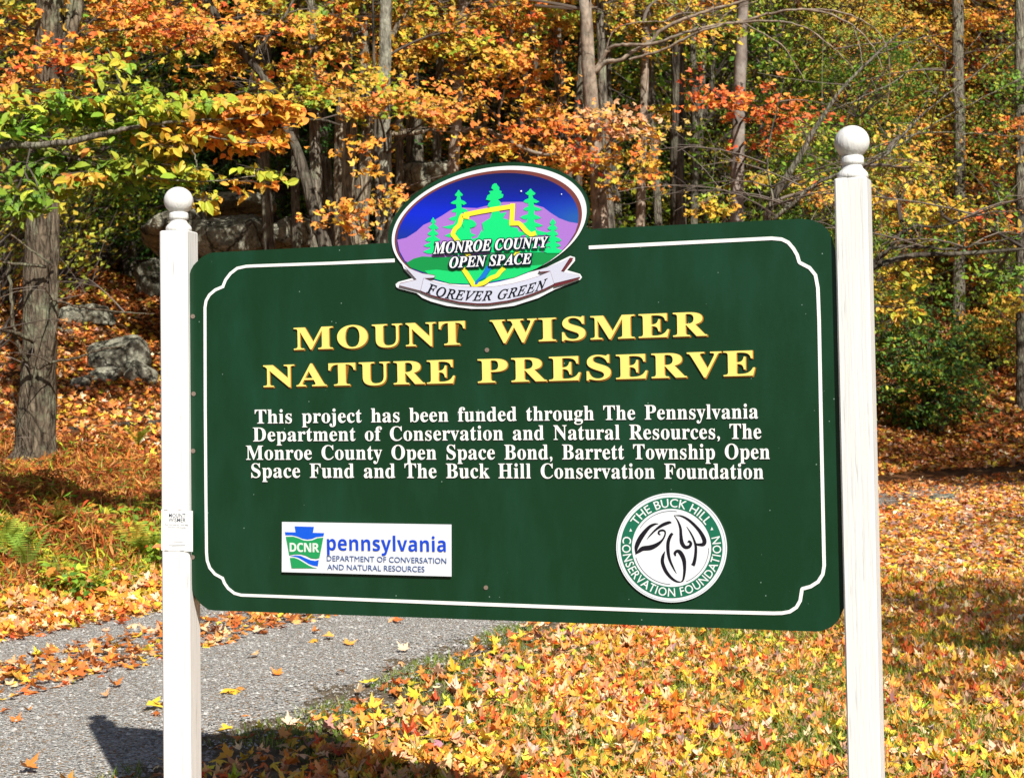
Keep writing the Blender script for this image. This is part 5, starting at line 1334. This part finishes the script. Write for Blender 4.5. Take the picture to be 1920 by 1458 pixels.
rock('boulder', 'flat pale stone in the leaves beside the path', 1762, 936, 22.5, 62, 18, 15, dep=0.3)
def log(label, pts, Y, w, seed, mat=BARK_DARK):
    rng = np.random.default_rng(seed)
    P = []
    for x, y in pts:
        p = hit(x, y, 12); p[2] += 0.02; P.append(p)
    mb = MB(); q = smooth_path(np.c_[np.array(P), np.array(w) * np.array([p[1] for p in P]) / F / 2], 16); tube(mb, q[:, :3], q[:, 3], 9, (1, 1, 1), 0.08, rng)
    o = mb.build('fallen_log', mat, None, True, origin=P[0]); return tag(o, label, 'log')
log('mossy fallen log lying in the leaves between the thick maple and the post', [(118, 808), (180, 806), (240, 800), (305, 795)], 17.6, [10, 13, 14, 12], 61)
log('reddish fallen log behind the tan peeling trunk', [(1145, 378), (1170, 388), (1200, 394), (1235, 396)], 27.0, [14, 15, 15, 13], 62, BARK_PINK)
log('dark fallen log low behind the board next to the tan peeling trunk', [(1145, 412), (1175, 420), (1200, 430)], 26.5, [14, 14, 14], 63)
log('grey dead branch slanting down the rock ledge', [(352, 395), (375, 415), (405, 432), (425, 440)], 24.5, [9, 8, 7, 6], 64)

def fern(label, x, y, Y, hpx, seed, pal, n=7):
    rng = np.random.default_rng(seed)
    b = hit(x, y + hpx * 0.45); Y = b[1]; b[2] = g1(b[0], b[1])
    root = thing('fern', label, 'fern', tuple(b), 'ferns on the bank')
    h = 1.25 * hpx * Y / F
    for k in range(n):
        mb = MB()
        a = rng.uniform(0, 2 * math.pi) if k else -1.2; lean = rng.uniform(0.35, 0.95)
        t = np.linspace(0, 1, 16)
        dx = h * lean * (t ** 1.5); z = h * 1.15 * (t - 0.42 * t ** 2.2 * lean)
        P = np.c_[dx * math.cos(a), dx * math.sin(a), z]
        col = pick(pal, 1, rng, 0.15)[0]
        segs(mb, P[:-1], P[1:], 0.004, 0.003, col * 0.7, 3)
        side = np.array([-math.sin(a), math.cos(a), 0])
        for i in range(3, 16):
            L = h * 0.24 * math.sin(math.pi * min(1, (t[i] - 0.1) / 0.98)) ** 0.7 + 0.01
            for sg in (-1, 1):
                tip = P[i] + side * sg * L + (P[i] - P[i - 1]) * 0.8 - np.array([0, 0, L * 0.15])
                w = (P[i] - P[i - 1]) * 0.42
                mb.add([P[i] - w, P[i] + w, tip], [(0, 1, 2)], np.clip(col * rng.uniform(0.8, 1.2), 0, 0.9))
        mb.build('frond', LEAF, root)
    return root
pFG = mixpal(([(0.34, 0.50, 0.07), (0.42, 0.54, 0.08), (0.26, 0.42, 0.06)], 1)); pFY = mixpal(([(0.52, 0.46, 0.07), (0.60, 0.42, 0.06), (0.40, 0.44, 0.06)], 1))
for i, (lb, x, y, Y, h, pal) in enumerate((
    ('tall yellow fern close beside the post below the paper notice', 254, 1030, 14.2, 66, pFY), ('tall green fern touching the white post beside the paper notice', 283, 1035, 14.0, 62, pFG),
    ('green fern spreading low at the edge of the road verge', 52, 1055, 13.6, 70, pFG), ('yellowing fern arching over the brown bracken', 120, 985, 15.0, 66, pFY),
    ('small green fern between the two yellow ferns', 165, 1010, 14.6, 55, pFG), ('green fern below the fallen log', 258, 825, 17.4, 36, pFG), ('little green fern tucked under the slanting slab', 212, 845, 17.0, 28, pFG),
    ('yellow fern at the foot of the thick maple', 30, 905, 16.6, 45, pFY), ('pale yellow fern half buried in orange bracken', 215, 890, 16.4, 40, pFY), ('bright green fern at the far end of the verge by the image edge', 12, 1020, 14.2, 60, pFG),
    ('small fern under the mossy stone', 118, 905, 16.2, 38, pFG))):
    fern(lb, x, y, Y, h, 400 + i, pal)

# ------------------------------------------------------------------ litter, bracken, grass, gravel: what nobody could count
def frustum_pts(n, Y0, Y1, rng, xl=-0.36, xr=0.36, power=1.0):
    u = rng.uniform(0, 1, n); Y = np.sqrt(Y0 ** 2 + u * (Y1 ** 2 - Y0 ** 2)); X = rng.uniform(xl, xr, n) * Y
    return X, Y
pLIT = mixpal((ORANGE, .46), (TAN, .31), (YELLOW, .08), (REDOR, .07), (MAUVE, .03), (YGREEN, .02), ([(0.36, 0.17, 0.075), (0.28, 0.12, 0.05)], .03))
pLITF = mixpal((ORANGE, .30), (TAN, .22), (RUST, .22), (MAUVE, .16), (YELLOW, .10))
pWOOD = mixpal((RUST, .55), (ORANGE, .22), (TAN, .15), (YELLOW, .08))
def litter():
    rng = np.random.default_rng(21)
    mb = MB()
    # lawn
    X, Y = frustum_pts(440000, 4.6, 27.5, rng, -0.40, 0.80)
    d = edge_dist(X, Y); w = road_w(X, Y)
    cl = snoise(X, Y, 1.6, 6) * 0.5 + 0.5 + 0.25 * snoise(X, Y, 5.0, 7)
    dens = np.clip(0.74 + 0.75 * (cl - 0.35), 0.15, 1.0) * np.clip((-d - w + 0.15) / 0.55, 0.03, 1)
    dens *= np.where((X > 1.1) & (Y < 12), np.clip(0.85 - 0.55 * snoise(X, Y, 2.0, 31), 0.15, 1), 1.0)
    m = (d < -w + 0.1) & (rng.uniform(0, 1, len(X)) < dens)
    X, Y = X[m], Y[m]; n = len(X)
    near = Y < 15.5
    lift = rng.uniform(0.004, 0.055, n)
    for sel, tm, pal, sz in ((near, T_LITTER, pLIT, (0.035, 0.090)), (~near, T_STAR, pLITF, (0.06, 0.12))):
        k = int(sel.sum())
        P = np.c_[X[sel], Y[sel], G(X[sel], Y[sel]) + lift[sel]]
        leaves(mb, P, sz[0] + (sz[1] - sz[0]) * rng.beta(1.3, 1.8, k) * 1.15, pick(pal, k, rng, 0.2), rng, tm, up=1.0, sun=0.15, rand=0.30)
    # leaves along the road: a dense strip between the wheel tracks, a few elsewhere
    X, Y = frustum_pts(110000, 6.0, 30, rng, -0.55, 0.45)
    d = edge_dist(X, Y); w = road_w(X, Y)
    rel = -d / w
    cl = snoise(X, Y, 1.3, 11) * 0.5 + 0.5
    pr = np.where(np.abs(rel - 0.36) < 0.13, 1.1 * (0.35 + cl), 0.014) + np.where(rel > 0.93, 0.25, 0) + np.where(rel < 0.06, 0.5, 0) + np.clip((Y - 17) / 8, 0, 1) * 0.35
    m = (d < 0.1) & (d > -w) & (rng.uniform(0, 1, len(X)) < pr)
    X, Y = X[m], Y[m]; n = len(X)
    leaves(mb, np.c_[X, Y, G(X, Y) + rng.uniform(0.015, 0.035, n)], rng.uniform(0.045, 0.10, n), pick(mixpal((RUST, .55), (ORANGE, .2), (TAN, .2), (YELLOW, .05)), n, rng, 0.15), rng, T_MAPLE, up=1.0, sun=0.1, rand=0.25)
    # road verge at the foot of the bank: bright pile
    X, Y = frustum_pts(75000, 8.0, 22, rng, -0.56, 0.1)
    d = edge_dist(X, Y)
    m = (d > -0.12) & (d < 1.5) & (rng.uniform(0, 1, len(X)) < np.clip(1.1 - np.clip(d - 0.45, 0, 2) * 1.0, 0.1, 1))
    X, Y = X[m], Y[m]; n = len(X)
    leaves(mb, np.c_[X, Y, G(X, Y) + rng.uniform(0.0, 0.09, n)], rng.uniform(0.045, 0.10, n), pick(mixpal((ORANGE, .52), (YELLOW, .10), (TAN, .30), (REDOR, .08)), n, rng, 0.15), rng, T_MAPLE, up=0.8, sun=0.3, rand=0.5)
    # woodland floor
    X, Y = frustum_pts(280000, 11, 46, rng, -0.58, 0.66)
    d = edge_dist(X, Y)
    m = (d > 0.9) & (rng.uniform(0, 1, len(X)) < np.clip(1.4 - Y / 60, 0.4, 1) * np.where((d < 4) & (X < -1), 0.45, 1))
    X, Y = X[m], Y[m]; n = len(X)
    leaves(mb, np.c_[X, Y, G(X, Y) + rng.uniform(0.0, 0.07, n)], rng.uniform(0.055, 0.12, n) * (1 + np.clip((Y - 25) / 30, 0, 1)), pick(pWOOD, n, rng, 0.2), rng, T_STAR, up=0.8, sun=0.3, rand=0.5)
    o = mb.build('fallen_leaves', LITTER); tag(o, 'carpet of fallen orange and tan leaves', 'leaves', kind='stuff')
litter()
def bracken():
    rng = np.random.default_rng(22)
    mb = MB()
    X, Y = frustum_pts(230000, 11.5, 19, rng, -0.58, -0.12)
    d = edge_dist(X, Y)
    m = (d > 0.75) & (d < 5.8) & (rng.uniform(0, 1, len(X)) < np.clip(0.35 + 0.6 * (snoise(X, Y, 1.8, 9) * 0.5 + 0.5), 0, 1))
    X, Y = X[m], Y[m]; n = len(X)
    hh = rng.uniform(0.0, 0.40, n) * np.clip((d[m] - 0.5) / 1.6, 0.2, 1) * (0.65 + 0.5 * snoise(X, Y, 2.4, 15))
    pal = mixpal(([(0.58, 0.19, 0.045), (0.66, 0.27, 0.07), (0.44, 0.12, 0.03), (0.70, 0.36, 0.10), (0.30, 0.10, 0.035)], .82), (OLIVE, .12), (YGREEN, .06))
    cl = pick(pal, n, rng, 0.18)
    pg = pick(mixpal((YGREEN, .4), (OLIVE, .4), (YELLOW, .2)), n, rng, 0.18); gm = (snoise(X, Y, 1.5, 17) + 0.35 * (2.6 - d[m]) + rng.normal(0, 0.3, n) > 0.30)[:, None]
    dk = (snoise(X, Y, 2.1, 19) > 0.35)[:, None]
    cl = np.where(gm, pg, np.where(dk, cl * np.array([0.62, 0.5, 0.5]), cl))
    leaves(mb, np.c_[X, Y, G(X, Y) + hh], rng.uniform(0.06, 0.16, n), cl, rng, T_FERN, up=0.35, sun=0.5, rand=0.8)
    # thin dry stalks
    k = 900; i = rng.integers(0, n, k)
    A = np.c_[X[i], Y[i], G(X[i], Y[i])]; Bq = A + np.c_[rng.normal(0, 0.12, (k, 2)), rng.uniform(0.15, 0.4, k)]
    segs(mb, A, Bq, 0.003, 0.002, np.array([0.26, 0.11, 0.05]), 3)
    o = mb.build('dry_bracken_undergrowth', LEAF); tag(o, 'rust-brown dry bracken covering the bank', 'undergrowth', kind='stuff')
    # green leafy weeds by the verge
    mb = MB()
    X, Y = frustum_pts(15000, 10.5, 16, rng, -0.42, -0.14)
    d = edge_dist(X, Y); cl = snoise(X, Y, 1.1, 12)
    m = (d > 0.45) & (d < 2.4) & (cl > 0.0)
    X, Y = X[m], Y[m]; n = len(X)
    leaves(mb, np.c_[X, Y, G(X, Y) + rng.uniform(0.04, 0.26, n)], rng.uniform(0.05, 0.11, n), pick(mixpal((GREEN, .3), (YGREEN, .55), (REDOR, .15)), n, rng), rng, T_OVAL, up=0.7, sun=0.4, rand=0.5)
    o = mb.build('verge_weeds', LEAF); tag(o, 'green weeds along the road verge', 'weeds', kind='stuff')
bracken()
def grass():
    rng = np.random.default_rng(23)
    mb = MB()
    X, Y = frustum_pts(430000, 4.8, 20, rng, -0.34, 0.62)
    d = edge_dist(X, Y); w = road_w(X, Y)
    cl = snoise(X, Y, 1.6, 6) * 0.5 + 0.5 + 0.25 * snoise(X, Y, 5.0, 7)
    pr = np.clip(0.65 - 0.75 * cl, 0.06, 1.0) * np.clip(1.5 - Y / 16, 0.2, 1)
    pr = np.maximum(pr, np.where((X > 1.1) & (Y < 12), np.clip(0.35 + 0.5 * snoise(X, Y, 2.0, 31), 0, 1), 0))
    edge = np.abs(d + w + 0.0) < 0.42
    pr = np.where(edge, 0.75 * (snoise(X, Y, 1.9, 13) > -0.1), pr)
    m = (d < -w + 0.35) & (rng.uniform(0, 1, len(X)) < pr)
    X, Y = X[m], Y[m]; e = edge[m]; n = len(X)
    h = rng.uniform(0.05, 0.12, n) * np.where(e, 0.45, 1.0) * np.where(rng.uniform(0, 1, n) < 0.05, 1.7, 1)
    A = np.c_[X, Y, G(X, Y) - 0.005]
    tip = A + np.c_[rng.normal(0, 0.5, (n, 2)) * h[:, None], h]
    a = rng.uniform(0, math.pi, n); sd = np.c_[np.cos(a), np.sin(a), 0 * a] * 0.0028
    mid = A * 0.45 + tip * 0.55; mid[:, 2] += h * 0.12
    v = np.stack([A - sd, A + sd, mid + sd * 0.8, mid - sd * 0.8, tip], 1)
    base = (np.arange(n) * 5)[:, None, None]
    c = pick(mixpal(([(0.17, 0.27, 0.04), (0.24, 0.33, 0.05), (0.13, 0.22, 0.035), (0.36, 0.36, 0.10)], 1)), n, rng, 0.15)
    mb.add(v.reshape(-1, 3), (np.array([[0, 1, 2], [0, 2, 3], [3, 2, 4]])[None] + base).reshape(-1, 3), np.repeat(c, 5, 0))
    o = mb.build('lawn_grass', LEAF); tag(o, 'short green grass showing between the leaves', 'grass', kind='stuff')
    mb = MB()
    X, Y = frustum_pts(60000, 6.2, 14, rng, -0.40, 0.1)
    d = edge_dist(X, Y); w = road_w(X, Y)
    m = (d < 0.05) & (d > -w - 0.22) & (rng.uniform(0, 1, len(X)) < np.where(d < -w + 0.1, 0.35, 1)); X, Y = X[m], Y[m]; n = len(X)
    tv = np.array([(1, 0, 0), (-1, 0, 0), (0, 1, 0), (0, -1, 0), (0, 0, 0.7), (0, 0, -0.5)], float)
    tf = np.array([(0, 2, 4), (2, 1, 4), (1, 3, 4), (3, 0, 4)])
    s = rng.gamma(2.0, 0.0024, n).clip(0.0025, 0.018)
    v = np.c_[X, Y, G(X, Y) + 0.012][:, None, :] + tv[None] * rng.uniform(0.6, 1.3, (n, 6, 1)) * s[:, None, None]
    g = rng.uniform(0.16, 0.55, (n, 1)) * np.array([1.0, 0.98, 0.94])
    mb.add(v.reshape(-1, 3), (tf[None] + (np.arange(n) * 6)[:, None, None]).reshape(-1, 3), np.repeat(g, 6, 0))
    o = mb.build('loose_gravel', LITTER); tag(o, 'loose grey gravel on the road', 'gravel', kind='stuff')
grass()
# single leaves lying on the bare gravel
for i, (x, y, s, c, lb) in enumerate((
    (432, 1295, 0.12, YELLOW[0], 'bright yellow leaf lying on the gravel just beside the white post'), (281, 1326, 0.13, YELLOW[1], 'big yellow maple leaf on the gravel at the outer side of the post'),
    (692, 1281, 0.10, YELLOW[1], 'lemon yellow leaf on the gravel near the mossy road edge'), (856, 1250, 0.12, YELLOW[0], 'gold leaf at the mossy edge of the road under the sign'), (50, 1443, 0.10, RUST[2], 'small rust leaf alone on the gravel by the corner of the sign shadow'),
    (252, 1173, 0.12, TAN[3], 'pale tan leaf on the far wheel track beside the post'), (620, 1196, 0.09, ORANGE[1], 'orange leaf out on the gravel below the plaque'), (758, 1219, 0.09, TAN[3], 'cream leaf on the gravel beneath the middle of the board'), (588, 1200, 0.10, YELLOW[2], 'amber leaf on the gravel nearest the post under the board'))):
    rng = np.random.default_rng(800 + i)
    r = rayd(x, y); t = -(CAMH - 0.02) / r.z; p = CP + r * t
    mb = MB(); leaves(mb, [np.array(p) + (0, 0, 0.012)], s, np.array([c]), rng, [T_MAPLE[i % 5]], up=1.0, sun=0.1, rand=0.18)
    o = mb.build('maple_leaf', LITTER, origin=tuple(p)); tag(o, lb, 'leaf', 'single leaves on the gravel')
